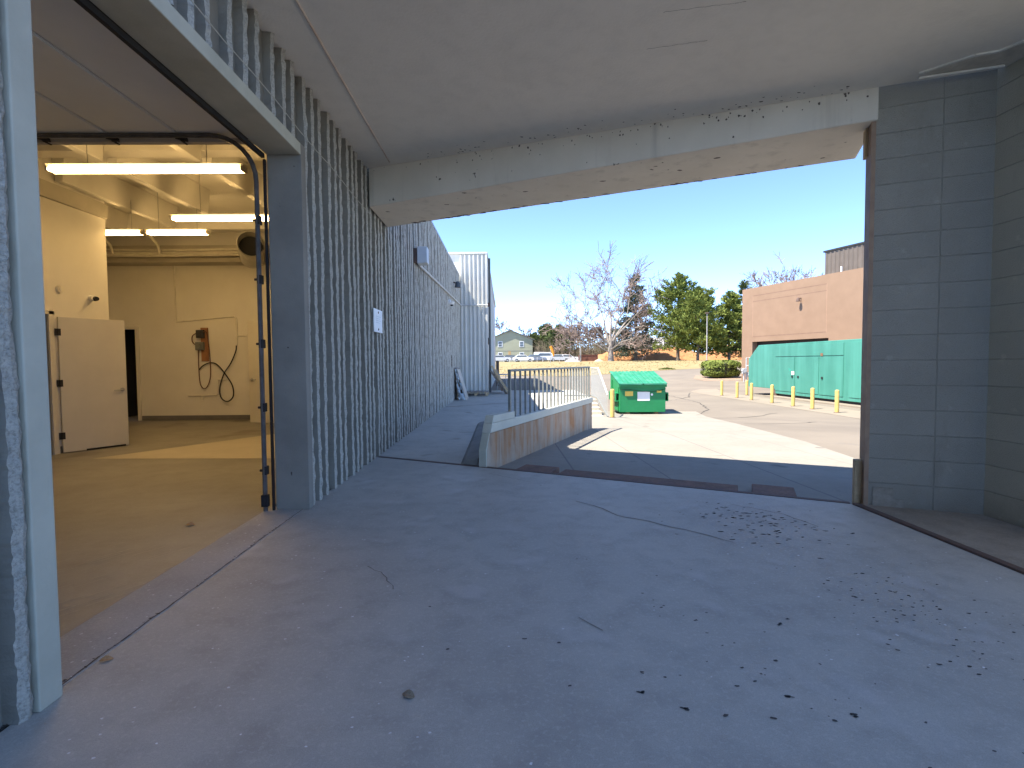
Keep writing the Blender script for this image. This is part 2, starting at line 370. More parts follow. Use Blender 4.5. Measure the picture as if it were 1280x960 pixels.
# landing and ramp path
LAND = [(-1.94, 7.70), (-.30, 6.86), (1.98, 12.12), (2.5, 17.3), (2.5, 18.9), (3.43, 18.9), (3.43, 25.5), (-1.94, 25.5)]
land_m = mat('landing_concrete', (.50, .46, .39), (.43, .395, .335), .9, .85, .08, 80, grain=.3, fine=((.27, .25, .22), 5, .35), spots=((.30, .27, .23), 1.3, .64, .72))
lb = MB(); lb.prism(LAND, -.9, -.004)
addmb(lb, ribbon([(-1.88, 16.2), (.19, 17.65), (2.45, 19.1), (3.42, 19.75)], .07, .0, .012, 7), 1)
addmb(lb, ribbon([(-1.7, 11.2), (-.6, 11.25), (1.4, 11.3)], .018, -.001, .01, 8), 2)
struct('landing', lb, [land_m, steel_dark, mat('joint_line', (.2, .185, .165), bumps=0)], 'concrete walkway along the ribbed wall behind the dock', 'walkway')
rs = MB(); rs.extrude([(-.62, 7.02, .0), (-.37, 6.90, .0), (-.37, 6.90, .10), (-.56, 7.0, .05)], (-.01, 4.55, 0))
tag(obj('ramp_strip', rs, mat('dark_ramp_concrete', (.26, .245, .22), (.2, .19, .17), 3, .9, .3, 60), bevel=.008), 'low dark grey wedge strip on the walkway beside the rust stained ramp wall', 'wedge')
# brown bumper timbers on the dock face
def on_edge(u, d): 
    p = a + (b - a).normalized() * u + nn * d; return (p.x, p.y)
bump_m = mat('bumper_timber', (.20, .115, .085), (.13, .085, .07), 5, .9, .5, 40, fine=((.3, .2, .15), 25, .4))
for u0, u1, wd, lab in ((2.26, 2.75, .36, 'short brown dock bumper timber nearest the ramp wall'), (2.86, 4.92, .28, 'long brown dock bumper timber in the middle of the dock lip'), (5.06, 5.48, .42, 'wide short bumper plate nearest the right block wall')):
    mb = MB(); mb.prism([on_edge(u0, .065), on_edge(u1, .065), on_edge(u1, .065 + wd), on_edge(u0, .065 + wd)], -.45, .004)
    tag(obj('dock_bumper', mb, bump_m, bevel=.01), lab, 'dock bumper', 'bumpers on the dock lip')

# ------------------------------------------------------------------ warehouse
W = thing('warehouse', 'grey ribbed concrete warehouse with a lit room behind its open doorway', 'building')
ribr = random.Random(3)
def rib(mb, y, z0, z1, fine=.035):
    n = max(2, int((z1 - z0) / fine)); w = .058; i0 = len(mb.v); rows = []
    ph = ribr.uniform(0, 100)
    for k in range(n + 1):
        z = z0 + (z1 - z0) * k / n
        lo = .012 * mnoise.noise(Vector((ph, z * 1.7, 0)))
        j = lambda s: lo * .8 + .011 * mnoise.noise(Vector((ph + s * 9, z * 14, s))) + ribr.uniform(-.004, .004)
        i = len(mb.v)
        mb.v += [(-1.972, y - w / 2, z), (-1.906 + j(1) * .6, y - w / 2 + j(2) * .9, z), (-1.888 + j(3), y + j(4) * .5, z), (-1.906 + j(5) * .6, y + w / 2 + j(6) * .9, z), (-1.972, y + w / 2 + .01, z)]
        rows.append(i)
    for k in range(n):
        for c in range(4):
            a_, b_ = rows[k] + c, rows[k + 1] + c
            mb.f.append((a_, a_ + 1, b_ + 1, b_)); mb.m.append(1 if c in (1, 2) else 0)
    for e in (rows[0], rows[-1]):
        mb.f.append(tuple(e + c for c in range(5))); mb.m.append(0)
HW = 5.14; YE = 22.4
DY0, DY1, DZ = 2.145, 4.90, 3.35          # doorway
ribs = MB()
k = -11
ylist = []
for k in range(-8, 28):
    for off in (0, .2, .385): ylist.append(5.06 + k * .667 + off + ribr.uniform(-.012, .012))
ylist = [y for y in ylist if not 1.45 < y < 2.2] + [1.998, 1.78, 1.58]
for y in ylist:
    if y < -.6 or y > YE - .05: continue
    if DY0 - .11 < y < DY1 + .12: rib(ribs, y, DZ + .11, HW - .03, .03)
    else: rib(ribs, y, 0, HW - .03, .02 if y < 3 else (.035 if y < 10 else .08))
part('ribbed_wall', ribs, [paint_grey, rough_rib], W)
core = MB()
core.box(-2.2, -1.972, -9, DY0 - .11, -.6, HW)
core.box(-2.2, -1.972, DY1 + .11, YE, -.6, HW)
core.box(-2.2, -1.972, DY0 - .11, DY1 + .11, DZ + .11, HW)
part('wall_core', core, paint_grey, W)
cop = MB(); cop.box(-2.25, -1.91, -9, YE, HW + .002, HW + .06); part('wall_cap', cop, steel, W)
tw_ = MB(); tw_.box(-12.5, -1.972, -14, 2.7, HW + .07, 11.6); part('added_sun_block', tw_, paint_grey, W)  # unseen tall volume, added to keep the sun off the dock floor
sur = MB()
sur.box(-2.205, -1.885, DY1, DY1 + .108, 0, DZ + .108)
part('door_jamb', sur, mat('shaded_jamb_paint', (.25, .235, .205), (.20, .188, .165), 2, bumps=.15, spots=((.07, .06, .05), 14, .74, .78), lines=None), W, bevel=.006)  # darker copy of the surround paint, this jamb's shade is in the colour
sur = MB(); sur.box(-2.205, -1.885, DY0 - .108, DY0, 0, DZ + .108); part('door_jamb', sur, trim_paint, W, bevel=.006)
sur = MB(); sur.box(-2.205, -1.885, DY0 + .001, DY1 - .001, DZ, DZ + .107); part('door_lintel', sur, trim_paint, W, bevel=.006)
sill = MB(); sill.prism([(-2.30, DY0 - .1), (-1.942, DY0 - .1), (-1.942, DY1 + .1), (-2.30, DY1 + .1)], -.5, .002)
addmb(sill, ribbon([(-1.952, 1.9), (-1.955, 2.7), (-1.95, 3.4), (-1.957, 4.1), (-1.95, 4.95)], .008, .0042, .004, 5), 1)
for k in range(60): blob(sill, -2.13 + rnd.uniform(-.15, .17), rnd.uniform(2.1, 4.9), rnd.uniform(.003, .008), 2, 1.3, .0045)
for k in range(40): blob(sill, -1.96 + rnd.uniform(-.012, .012), rnd.uniform(2.2, 4.9), rnd.uniform(.003, .008), rnd.choice((1, 1, 2)), 1.8, .0046)
struct('door_sill', sill, [mat('sill_concrete', (.44, .42, .385), (.36, .34, .31), 2, .7, .06, 70, grain=.35), mat('dirt_crack', (.10, .085, .07), bumps=.2), MATS['paint_fleck']], 'grey concrete sill strip across the overhead doorway', 'sill')
# interior shell
in_wall = mat('cream_wall_paint', (.68, .655, .59), (.63, .605, .545), 1.2, .7, .05, 60)
in_ceil = mat('cream_ceiling_paint', (.62, .60, .54), (.56, .54, .49), 1.5, .75, .06, 40)
in_floor = mat('interior_concrete', (.275, .262, .235), (.215, .205, .183), 1.1, .5, .04, 60, fine=((.17, .15, .12), 4, .45), spots=((.15, .13, .105), .8, .60, .70), spec=.5, grain=.25)
fl = MB(); fl.prism([(-13, -1), (-2.305, -1), (-2.305, 14.45), (-13, 14.45)], -.4, -.002)
pal = [(-6.2, 7.72), (-2.31, 7.55), (-2.31, 13.0), (-4.0, 11.2)]  # paler four-sided patch of the room floor
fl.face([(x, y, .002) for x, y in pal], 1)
for k in range(46):
    x0, y0 = rnd.uniform(-3.6, -2.4), rnd.uniform(2.7, 3.9); L = rnd.uniform(.05, .25)
    addmb(fl, ribbon([(x0, y0), (x0 + L * .6, y0 + L * .9)], .006, .003, .004, k), 2)
for x, y, r in () and ((-4.3, 5.2, .22), (-3.7, 5.6, .3), (-3.3, 5.9, .2), (-2.9, 5.3, .22), (-4.9, 6.3, .3), (-3.2, 4.9, .1)): blob(fl, x, y, r, 3, 2.4, .0025)
struct('warehouse_floor', fl, [in_floor, mat('pale_floor_patch', (.48, .43, .34), (.42, .375, .295), 1.5, .55, .04, 60, spec=.5, grain=.2), mat('scuff_mark', (.42, .39, .34), bumps=0), mat('damp_patch', (.15, .125, .10), (.12, .10, .08), 3, .35, .05)], 'brown polished concrete floor of the lit room', 'floor')
w_ = MB()
w_.box(-7.3, -7.1, -1, 7.25, 0, 4.75); w_.box(-7.3, -7.1, 8.17, 9.35, 0, 4.75); w_.box(-7.3, -7.1, 7.25, 8.17, 2.2, 4.75)
part('interior_wall', w_, in_wall, W)
w_ = MB(); w_.box(-12.5, -7.302, 9.15, 9.35, 0, 4.75); part('interior_wall', w_, in_wall, W)
w_ = MB(); w_.box(-10.3, -10.0, 9.352, 13.0, 0, 4.75); part('interior_wall', w_, in_wall, W)
w_ = MB()
w_.box(-9.2, -2.3, 13.0, 13.2, 0, 4.75); w_.box(-10.0, -9.2, 13.0, 13.2, 2.3, 4.75)
part('interior_wall', w_, in_wall, W)
w_ = MB(); w_.box(-5.1, -4.95, 11.9, 12.998, 0, 4.75); part('interior_wall', w_, in_wall, W)
w_ = MB(); w_.box(-12.5, -2.201, -1.2, -1, 0, 4.75); part('interior_wall', w_, in_wall, W)
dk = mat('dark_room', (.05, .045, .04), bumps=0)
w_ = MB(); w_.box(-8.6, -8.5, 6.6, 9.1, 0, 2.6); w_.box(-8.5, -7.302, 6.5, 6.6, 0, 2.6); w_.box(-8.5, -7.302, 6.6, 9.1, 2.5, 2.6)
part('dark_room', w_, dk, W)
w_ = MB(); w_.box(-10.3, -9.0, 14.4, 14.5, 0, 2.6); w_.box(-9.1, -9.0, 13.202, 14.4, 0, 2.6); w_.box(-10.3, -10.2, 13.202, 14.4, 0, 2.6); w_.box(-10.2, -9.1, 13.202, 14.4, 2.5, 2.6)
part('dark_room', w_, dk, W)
fr = MB()
fr.box(-7.11, -7.075, 8.10, 8.20, 0, 2.26); fr.box(-7.11, -7.075, 7.2, 8.20, 2.2, 2.262)
part('doorway_frame', fr, mat('door_frame_paint', (.60, .575, .51), (.55, .53, .47), 3, .5, .03), W, bevel=.004)
fr = MB(); fr.box(-9.22, -9.14, 12.96, 12.999, 0, 2.36); fr.box(-10.0, -9.22, 12.96, 12.998, 2.3, 2.358); part('doorway_frame', fr, MATS['door_frame_paint'], W)
bb = MB(); bb.box(-9.14, -5.1, 12.985, 12.9995, 0, .12); part('baseboard', bb, mat('grey_baseboard', (.16, .155, .145), bumps=0), W)
bb = MB(); bb.box(-7.102, -7.088, 8.2, 9.35, 0, .11); part('baseboard', bb, MATS['grey_baseboard'], W)
rf = MB(); rf.box(-13, -2.201, -1.2, 24, 4.75, 5.0); roof = part('roof_slab', rf, in_ceil, W)
for (x, y0, y1) in ((-4.37, 4.2, 7.5), (-5.75, 4.2, 7.5), (-3.0, 4.2, 7.5), (-4.37, 7.75, 9.75), (-5.75, 7.75, 10.1), (-7.0, 8.3, 11.1), (-3.0, 7.75, 9.75), (-8.4, 9.4, 11.6)):
    j = MB(); j.extrude([(x - .11, y0, 4.749), (x - .06, y0, 4.3), (x + .06, y0, 4.3), (x + .11, y0, 4.749)], (0, y1 - y0, 0))
    if x > -7.05 or y0 > 9.3: part('joist', j, in_ceil, roof, bevel=.008)
for y0, y1, z0 in ((7.5, 7.75, 4.45), (11.6, 11.9, 4.4)):
    j = MB(); j.box(-7.09 if y0 < 9 else -9.99, -2.21, y0, y1, z0, 4.748); part('cross_beam', j, in_ceil, roof)
j = MB(); j.box(-9.99, -4.9, 12.55, 12.98, 3.86, 4.12); j.box(-9.99, -4.9, 12.7, 12.985, 4.121, 4.3); part('ledge_beam', j, mat('tan_beam_paint', (.46, .43, .36), (.4, .375, .31), 2, .7, .06), roof, bevel=.01)
j = MB(); j.box(-7.099, -7.04, 4, 9.34, 4.0, 4.25); part('wall_band', j, MATS['tan_beam_paint'], W)
fld = MB(); fld.box(-13, -2.201, 13.202, 24, .0, .1); 
# ------------------------------------------------------------------ canopy
zc = lambda x, y: 4.13 - .045 * (x + 1.9)
C_ = thing('canopy', 'white painted concrete canopy with a deep spotted beam across the dock opening', 'canopy', (0, 5, 4))
cs = MB()
CP = [(-1.971, 3.1), (4.6, 3.1), (4.6, 4.22), (3.45, 4.745), (-1.88, 7.33), (-1.971, 7.374)]
cs.prism(CP, zc, lambda x, y: zc(x, y) + .28)
bi = [(-1.885, 7.335), (3.45, 4.745)]; bo = [(3.87, 5.66), (-1.885, 8.44)]
bm_ = MB(); bm_.prism([(bi[0][0], bi[0][1] + .002), (bi[1][0], bi[1][1] + .002), bo[0], bo[1]], 3.6, lambda x, y: 4.16 if NX * x + NY * y < N0 + .2 else 3.80)
mould = mat('mould', (.12, .10, .085), (.07, .06, .055), 10, bumps=0)
# spots at the joint of beam and ceiling
mk = MB(); bd = Vector((bi[1][0] - bi[0][0], bi[1][1] - bi[0][1])).normalized(); bn = Vector((-bd.y, bd.x)) * -1
for k in range(80):
    u = rnd.random() ** .8 * 5.9; 
    zz = zc(bi[0][0] + bd.x * u, 0) - abs(rnd.gauss(0, .05)) - .01 if rnd.random() < .75 else rnd.uniform(3.65, 4.0)
    r = rnd.uniform(.004, .013); px, py = bi[0][0] + bd.x * u, bi[0][1] + bd.y * u
    off = Vector((bn.x, bn.y)) * .0005
    pts = []
    for t in range(7):
        a2 = 2 * PI * t / 7; q = r * rnd.uniform(.5, 1.2); du, dz_ = q * math.cos(a2), q * 1.3 * math.sin(a2)
        pts.append((px + bd.x * du + bn.x * .0015 * 1 + 0, py + bd.y * du - .0015, min(zz + dz_, zc(px, 0) - .004)))
    mk.face(pts)
for k in range(70):
    x, y = rnd.uniform(-1, 3.2), 0; u = (x + 1.885) / bd.x; y = bi[0][1] + bd.y * u - abs(rnd.gauss(0, .12)) - .02
    blob(mk, x, y, rnd.uniform(.005, .014), 0, 1.5, zc(x, y) - .002)
for x0, y0, x1, y1 in ((1.2, 3.9, 1.75, 3.75), (1.2, 4.35, 1.65, 4.2)):
    addmb(mk, ribbon([(x0, y0), (x1, y1)], .003, lambda x, y: zc(x, y) - .002, .004, 2), 0)
for k in range(12): blob(mk, rnd.uniform(-1.4, 3), rnd.uniform(3, 6), rnd.uniform(.01, .02), 0, 1.5, zc(0, 0) - .14) if False else None
addmb(cs, mk, 1); part('roof_slab', cs, [ceil_paint, mould], C_)
# worn chips on the outer soffit edge
ch = MB(); od = Vector((bo[0][0] - bo[1][0], bo[0][1] - bo[1][1])).normalized()
for k in range(46):
    u = rnd.uniform(.5, 6.2) if k > 16 else rnd.uniform(.6, 2.6); r = rnd.uniform(.012, .05)
    blob(ch, bo[1][0] + od.x * u - .42 * rnd.uniform(.01, .06), bo[1][1] + od.y * u - .9 * rnd.uniform(.02, .07), r * .6, 0, 2.6, 3.598)
for k in range(9): blob(ch, -1 + rnd.uniform(0, 4), 0, .01, 0, 2, 3.598) if False else None
for u, d in ((.55, -.7), (1.5, -.6), (2.7, -.62), (3.7, -.55), (4.6, -.5), (5.0, -.7)):
    blob(ch, bo[1][0] + od.x * u + d * .42, bo[1][1] + od.y * u + d * .908, .022, 0, 1.8, 3.598)
addmb(bm_, ch, 1); part('beam', bm_, [beam_paint, mat('bare_chips', (.16, .13, .115), (.1, .08, .07), 15, bumps=.2)], C_, bevel=.012)
cj = MB(); cj.tube([(-1.53, y, zc(-1.53, y) - .004) for y in (3.11, 4, 5, 6, 7.05)], .010, 6); part('ceiling_bead', cj, mat('bead_paint', (.62, .54, .46), (.5, .38, .3), 4, bumps=.1), C_)
# broken plaster at the right end
def Lc(x, y, dz): return (x, y, zc(x, y) + dz)
pt = MB(); P_ = [(3.62, 4.50), (3.70, 4.40), (3.85, 4.22), (3.98, 4.16), (4.08, 3.95), (4.22, 3.82), (4.249, 3.84), (4.249, 4.34), (4.0, 4.44), (3.8, 4.53)]
pt.face([Lc(x, y, -.0025) for x, y in P_]); pt2 = MB()
part('broken_plaster', pt, mat('raw_plaster', (.66, .61, .52), (.52, .48, .41), 8, .95, .8, 40), C_)
for i in range(5):
    p, q2 = P_[i], P_[i + 1]; pt2.bar(Lc(*p, -.006), Lc(*q2, -.006), .03, .016)
pt2.bar(Lc(3.66, 4.56, -.014), Lc(4.2, 4.33, -.014), .035, .02)
part('plaster_edge', pt2, mat('plaster_edge', (.82, .79, .73), bumps=.3), C_, bevel=.004)

# ------------------------------------------------------------------ right hand block walls
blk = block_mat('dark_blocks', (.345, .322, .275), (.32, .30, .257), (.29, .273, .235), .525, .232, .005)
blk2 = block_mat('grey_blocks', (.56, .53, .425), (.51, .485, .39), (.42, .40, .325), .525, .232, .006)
p0, p1 = Vector((3.44, 4.80)), Vector((4.26, 4.435)); ang = math.atan2(p1.y - p0.y, p1.x - p0.x); L = (p1 - p0).length + .14
B = thing('block_wall', 'dark grey concrete block wall closing the right end of the dock opening', 'wall', (p0.x, p0.y, 0), ang)
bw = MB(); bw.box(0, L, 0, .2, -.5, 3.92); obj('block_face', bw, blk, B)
ea = MB(); ea.box(-.014, .0, -.006, .19, .0, 3.6); ea.box(-.014, .022, -.010, -.003, .0, 3.6); obj('corner_angle', ea, mat('rusty_angle', (.26, .17, .12), (.36, .25, .17), 5, .7, .2, metal=.2), B)
pm = MB(); pm.box(.055, .22, -.008, .001, .0, .19); pm.box(.1, .3, -.0075, .0015, 0, .09); obj('mortar_smear', pm, mat('mortar_smear', (.33, .29, .24), (.25, .22, .18), 14, .95, .5, 60), B, bevel=.003)
S = thing('block_wall', 'lighter olive grey block side wall at the far right of the dock', 'wall', (4.25, 4.47, 0), -PI / 2)
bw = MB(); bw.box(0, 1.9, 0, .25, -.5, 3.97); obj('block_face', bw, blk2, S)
tp = MB(); tp.box(-.035, .035, -.05, .05, -.2, .42)
t = tag(obj('timber_post', tp, wood_old, bevel=.006), 'short tan timber post at the right end of the dock lip', 'post'); t.location = (3.455, 4.93, 0); t.rotation_euler = (0, 0, -.43)
tp = MB(); tp.box(-.03, .03, -.05, .05, 3.33, 3.598)
t = tag(obj('timber_block', tp, wood_old, bevel=.006), 'tan timber block wedged under the right end of the canopy beam', 'timber'); t.location = (3.50, 4.95, 0); t.rotation_euler = (0, 0, -.43)
hk = MB(); hk.tube([(4.245, 3.94, 3.52)] + [(4.245 - .10 - .05 * math.cos(t_), 3.94, 3.52 + .055 * math.sin(t_) + .0) for t_ in [R(d) for d in range(0, 300, 25)]], .013, 8)
tag(obj('conduit_hook', hk, white_paint, smooth=True), 'white curled conduit end sticking out of the right side wall', 'conduit')

# ------------------------------------------------------------------ thin cable, sign, boxes on the ribbed wall
cb = MB(); cpts = [(-1.865, 2.3 + k * .42, 3.62 - .012 * k + .012 * math.sin(k * 1.7)) for k in range(13)]
cb.tube(cpts, .004, 5); tag(obj('cable', cb, mat('pale_cable', (.5, .47, .4), bumps=0)), 'thin pale cable strung along the ribbed wall above the doorway', 'cable')
sg = thing('wall_sign', 'small white metal sign screwed to the ribbed wall', 'sign', (-1.872, 7.66, 2.03))
s_ = MB(); s_.box(-.006, .006, -.25, .25, -.175, .165); obj('plate', s_, mat('sign_white', (.78, .82, .84), (.74, .78, .8), 5, .4, .0), sg, bevel=.004)
for z in (.12, -.13):
    s_ = MB(); s_.tube([(.004, .0, z), (.012, .0, z)], .016, 10); obj('screw', s_, steel_dark, sg)
s_ = MB()
for r_ in range(4): s_.box(.0062, .0068, -.15, .15 - .05 * (r_ % 2), .055 - .03 * r_, .062 - .03 * r_)
obj('faded_lines', s_, mat('faded_print', (.62, .70, .74), bumps=0), sg)
wl = thing('wall_light', 'grey wall mounted light box high on the ribbed wall', 'wall light', (-1.89, 11.1, 3.5))
s_ = MB(); s_.extrude([(.06, -.14, 0), (.27, -.14, .02), (.27, -.14, .36), (.06, -.14, .36)], (0, .28, 0)); obj('housing', s_, mat('box_grey', (.50, .54, .57), (.46, .50, .53), 4, .5, .03), wl, bevel=.012)
s_ = MB(); s_.box(-.02, .059, -.12, .12, .03, .33); obj('back_plate', s_, steel_dark, wl)
cd = MB(); cd.tube([(-1.80, 11.27, 3.56), (-1.865, 11.5, 3.56), (-1.865, 16, 3.70), (-1.865, 22.25, 3.88), (-1.82, 22.34, 3.88), (-.70, 22.34, 3.88)], .028, 8)
tag(obj('conduit', cd, mat('conduit_paint', (.55, .56, .55), bumps=0), smooth=True), 'pale conduit running from the wall light to the far pale building', 'conduit')
dc = thing('dome_camera', 'small white dome camera on the ribbed wall under the conduit', 'camera', (-1.87, 17.6, 3.45))
s_ = MB(); s_.tube([(-.03, 0, 0), (.05, 0, 0)], .10, 14); s_.lathe([(.09, .02), (.10, 0), (.08, -.06), (.04, -.10), (.0, -.11)], (.08, 0, 0), 14); obj('housing', s_, white_paint, dc, smooth=True)
s_ = MB(); s_.lathe([(.055, -.075), (.05, -.1), (.02, -.125), (0, -.13)], (.09, -.02, 0), 12); obj('lens', s_, black, dc, smooth=True)
fl_ = thing('floodlight', 'small dark floodlight near the far top of the ribbed wall', 'light', (-1.88, 19.3, 4.3))
s_ = MB(); s_.bar((0, 0, .1), (.12, -.02, .05), .05, .05); obj('arm', s_, steel_dark, fl_)
s_ = MB(); s_.lathe([(.05, .12), (.09, .06), (.12, -.1)], (.16, -.03, 0), 10); obj('shade', s_, mat('dark_lamp', (.1, .11, .12), bumps=0), fl_, smooth=True)
ch_ = MB()
for k in range(9): ch_.tube([(-1.85 + .008 * math.cos(t_) * (k % 2), 18.0 + .02 * math.cos(t_) * ((k + 1) % 2), 1.63 - k * .045 + .03 * math.sin(t_)) for t_ in [2 * PI * q_ / 8 for q_ in range(9)]], .007, 5)
tag(obj('chain', ch_, steel_dark), 'short dark chain hanging on the far part of the ribbed wall', 'chain')
jb = thing('junction_box', 'pale junction box on the near ribbed wall at the left edge', 'box', (-1.94, 1.94, 1.675))
s_ = MB(); s_.box(-.02, .03, -.02, .02, 0, .115); obj('box', s_, white_paint, jb, bevel=.004)
s_ = MB(); s_.box(.0302, .034, -.016, .016, .006, .109); obj('cover', s_, white_paint, jb, bevel=.001)

# ------------------------------------------------------------------ overhead door (open) with its tracks
OD = thing('overhead_door', 'open grey sectional overhead door hanging flat under the ceiling', 'overhead door', (-2.3, 3.5, 3.5))
dp = mat('door_steel_paint', (.74, .78, .80), (.69, .73, .75), 2, .55, .04, streak=None)
xs = [-2.38, -3.0, -3.64, -4.28, -4.92, -5.56]
for i in range(5):
    d_ = MB(); d_.box(xs[i + 1] + .006, xs[i] - .006, 2.05, 4.97, 3.54, 3.585)
    d_.box(xs[i + 1] + .02, xs[i] - .02, 2.05, 4.97, 3.532, 3.541)
    part('panel', d_, dp, OD, bevel=.004)
d_ = MB(); d_.box(-5.6, -2.36, 4.973, 5.03, 3.50, 3.53); d_.box(-5.6, -2.36, 5.026, 5.03, 3.53, 3.60)
part('end_rail', d_, mat('rail_paint', (.52, .50, .45), bumps=0), OD)
for i in range(1, 5):
    d_ = MB(); x = xs[i]; d_.box(x - .035, x + .03, 4.89, 4.97, 3.514, 3.531); d_.tube([(x - .01, 4.94, 3.505), (x - .01, 5.02, 3.505)], .014, 10); d_.bar((x - .05, 4.91, 3.512), (x + .04, 4.96, 3.502), .016, .012)
    part('hinge', d_, mat('dark_hinge', (.06, .055, .05), bumps=0, metal=.3), OD)
d_ = MB(); d_.box(-2.40, -2.375, 2.1, 4.93, 3.51, 3.60); part('bottom_seal', d_, black, OD)
def track(y, sgn):
    tr = MB(); pts = [(-2.285, y, .0), (-2.285, y, 3.09)]
    for k in range(1, 9):
        t_ = k / 8 * PI / 2; pts.append((-2.285 - .42 * (1 - math.cos(t_)), y, 3.09 + .42 * math.sin(t_)))
    pts.append((-5.7, y, 3.51))
    for o1, w1, h1 in ((0., .042, .012), (.0, .012, .04)):
        for k in range(len(pts) - 1):
            a_, b_ = Vector(pts[k]), Vector(pts[k + 1])
            tr.bar(a_, b_, w1, h1, up=(1, 0, .0) if k == 0 else (.3, 0, 1)) 
    return tr
tk = mat('track_steel', (.20, .195, .19), (.13, .125, .12), 9, .5, .05, metal=.5)
part('track', track(4.90 - .045, 1), tk, OD)
part('track', track(2.17 + .045, -1), tk, OD)
d_ = MB(); d_.box(-2.228, -2.209, 4.868, 4.896, 0, 3.3); part('weather_strip', d_, black, OD)
d_ = MB(); d_.box(-2.228, -2.209, 2.150, 2.178, 0, 3.3); part('weather_strip', d_, black, OD)
d_ = MB(); d_.box(-2.24, -2.209, 2.2, 4.868, 3.31, 3.348); part('weather_strip', d_, black, OD)
for z in (.35, .95, 1.55, 2.15, 2.7):
    d_ = MB(); d_.box(-2.30, -2.262, 4.84, 4.897, z, z + .08); d_.tube([(-2.30, 4.86, z + .04), (-2.33, 4.86, z + .04)], .012, 6); part('bracket', d_, MATS['dark_hinge'], OD)
d_ = MB(); d_.box(-2.31, -2.25, 4.82, 4.87, .05, .16); part('bottom_bracket', d_, black, OD)
d_ = MB(); d_.tube([(-3.05, 5.06, 3.55), (-3.0, 5.2, 4.3)], .012, 6); part('hanger', d_, steel, OD)

# ------------------------------------------------------------------ interior fittings
tube_m = emit('lit_tube', (1., .64, .25), 9.)
fix_m = mat('fixture_enamel', (.70, .66, .56), bumps=0, rough=.4)
def lamp(x0, x1, y, z, lab):
    t = thing('fluorescent_light', lab, 'light', ((x0 + x1) / 2, y, z), 0, 'lit fluorescent lights in the room'); h = (x1 - x0) / 2
    s = MB(); s.extrude([(-h, -.075, .062), (-h, -.045, .030), (-h, .045, .030), (-h, .075, .062)], (2 * h, 0, 0)); obj('housing', s, fix_m, t, bevel=.004)
    for yy in (-.05, .05):
        s = MB(); s.tube([(-h + .05, yy, 0), (0, yy, 0), (h - .05, yy, 0)], .019, 10); obj('lamp_tube', s, tube_m, t)
    for xx in (-h + .02, h - .05):
        s = MB(); s.box(xx, xx + .03, -.07, .07, -.024, .031); obj('end_socket', s, fix_m, t, bevel=.003)
    for xx in (-h * .6, h * .6):
        s = MB(); s.tube([(xx, 0, .06), (xx, 0, 4.72 - z)], .005, 5); obj('hanger', s, steel, t)
lamp(-5.72, -3.24, 6.63, 3.85, 'nearest lit fluorescent light, hanging just beyond the raised overhead door')
lamp(-5.60, -3.12, 8.83, 3.85, 'lit fluorescent light partly hidden by the door track and jamb')
lamp(-6.66, -5.48, 9.76, 3.85, 'short lit fluorescent light farthest back beside the round duct')
lamp(-7.86, -6.69, 9.76, 3.85, 'lit fluorescent light half hidden by the corner of the cream wall')
ld = thing('door', 'cream steel door standing open on black hinges in the left of the lit room', 'door', (-7.06, 8.23, 0), R(90 - 31 * 1.0))
s_ = MB(); s_.box(0, .91, -.022, .022, .012, 2.17); obj('leaf', s_, mat('cream_door_paint', (.58, .55, .47), (.54, .51, .44), 2, .5, .03), ld, bevel=.003)
for s in (-1, 1):
    s_ = MB(); s_.tube([(.84, s * .02, .98), (.84, s * .035, .98)], .032, 12); s_.tube([(.84, s * .045, .98), (.84, s * .07, .98), (.80, s * .075, .98), (.70, s * .075, .975)], .010, 8); obj('handle', s_, steel, ld, smooth=True)
for z in (.28, 1.12, 1.93):
    s_ = MB(); s_.box(-.05, .03, -.028, -.0222, z - .055, z + .055); s_.tube([(-.008, -.03, z - .055), (-.008, -.03, z + .055)], .01, 8); obj('hinge', s_, black, ld)
s_ = MB(); s_.box(.3, .86, -.026, -.0225, .0, .03); obj('door_sweep', s_, black, ld)
rd = thing('door', 'cream door leaf seen edge on beside the door track at the back', 'door', (-6.08, 12.30, 0), R(-18))
s_ = MB(); s_.box(0, .93, -.022, .022, .012, 2.4); obj('leaf', s_, MATS['cream_door_paint'], rd, bevel=.003)
s_ = MB(); s_.tube([(.09, -.02, 1.03), (.09, -.035, 1.03)], .035, 12); s_.tube([(.09, -.05, 1.03), (.09, -.07, 1.03), (.14, -.075, 1.03), (.24, -.075, 1.03)], .011, 8); obj('handle', s_, steel, rd, smooth=True)
sd = thing('smoke_alarm', 'round cream alarm disc on the cream wall above the open door', 'alarm', (-7.098, 8.33, 2.62))
s_ = MB(); s_.tube([(0, 0, 0), (.03, 0, 0)], [.07, .06], 16); obj('case', s_, fix_m, sd, smooth=True)
s_ = MB(); s_.tube([(.0305, 0, 0), (.036, 0, 0)], .03, 12); obj('button', s_, in_wall, sd)
ic = thing('wall_camera', 'small white wall camera with a black lens in the lit room', 'camera', (-7.098, 8.95, 2.55))
s_ = MB(); s_.tube([(0, 0, 0), (.05, 0, 0)], .05, 14); s_.tube([(.03, 0, 0), (.10, -.04, 0)], .045, 14); obj('case', s_, white_paint, ic, smooth=True)
s_ = MB(); s_.tube([(.095, -.02, -.01), (.15, -.05, -.015)], [.042, .035], 14); obj('lens', s_, black, ic, smooth=True)
du = thing('round_duct', 'round metal duct with a black open end under the lit ceiling', 'duct', (-5.33, 11.0, 3.93), R(25))
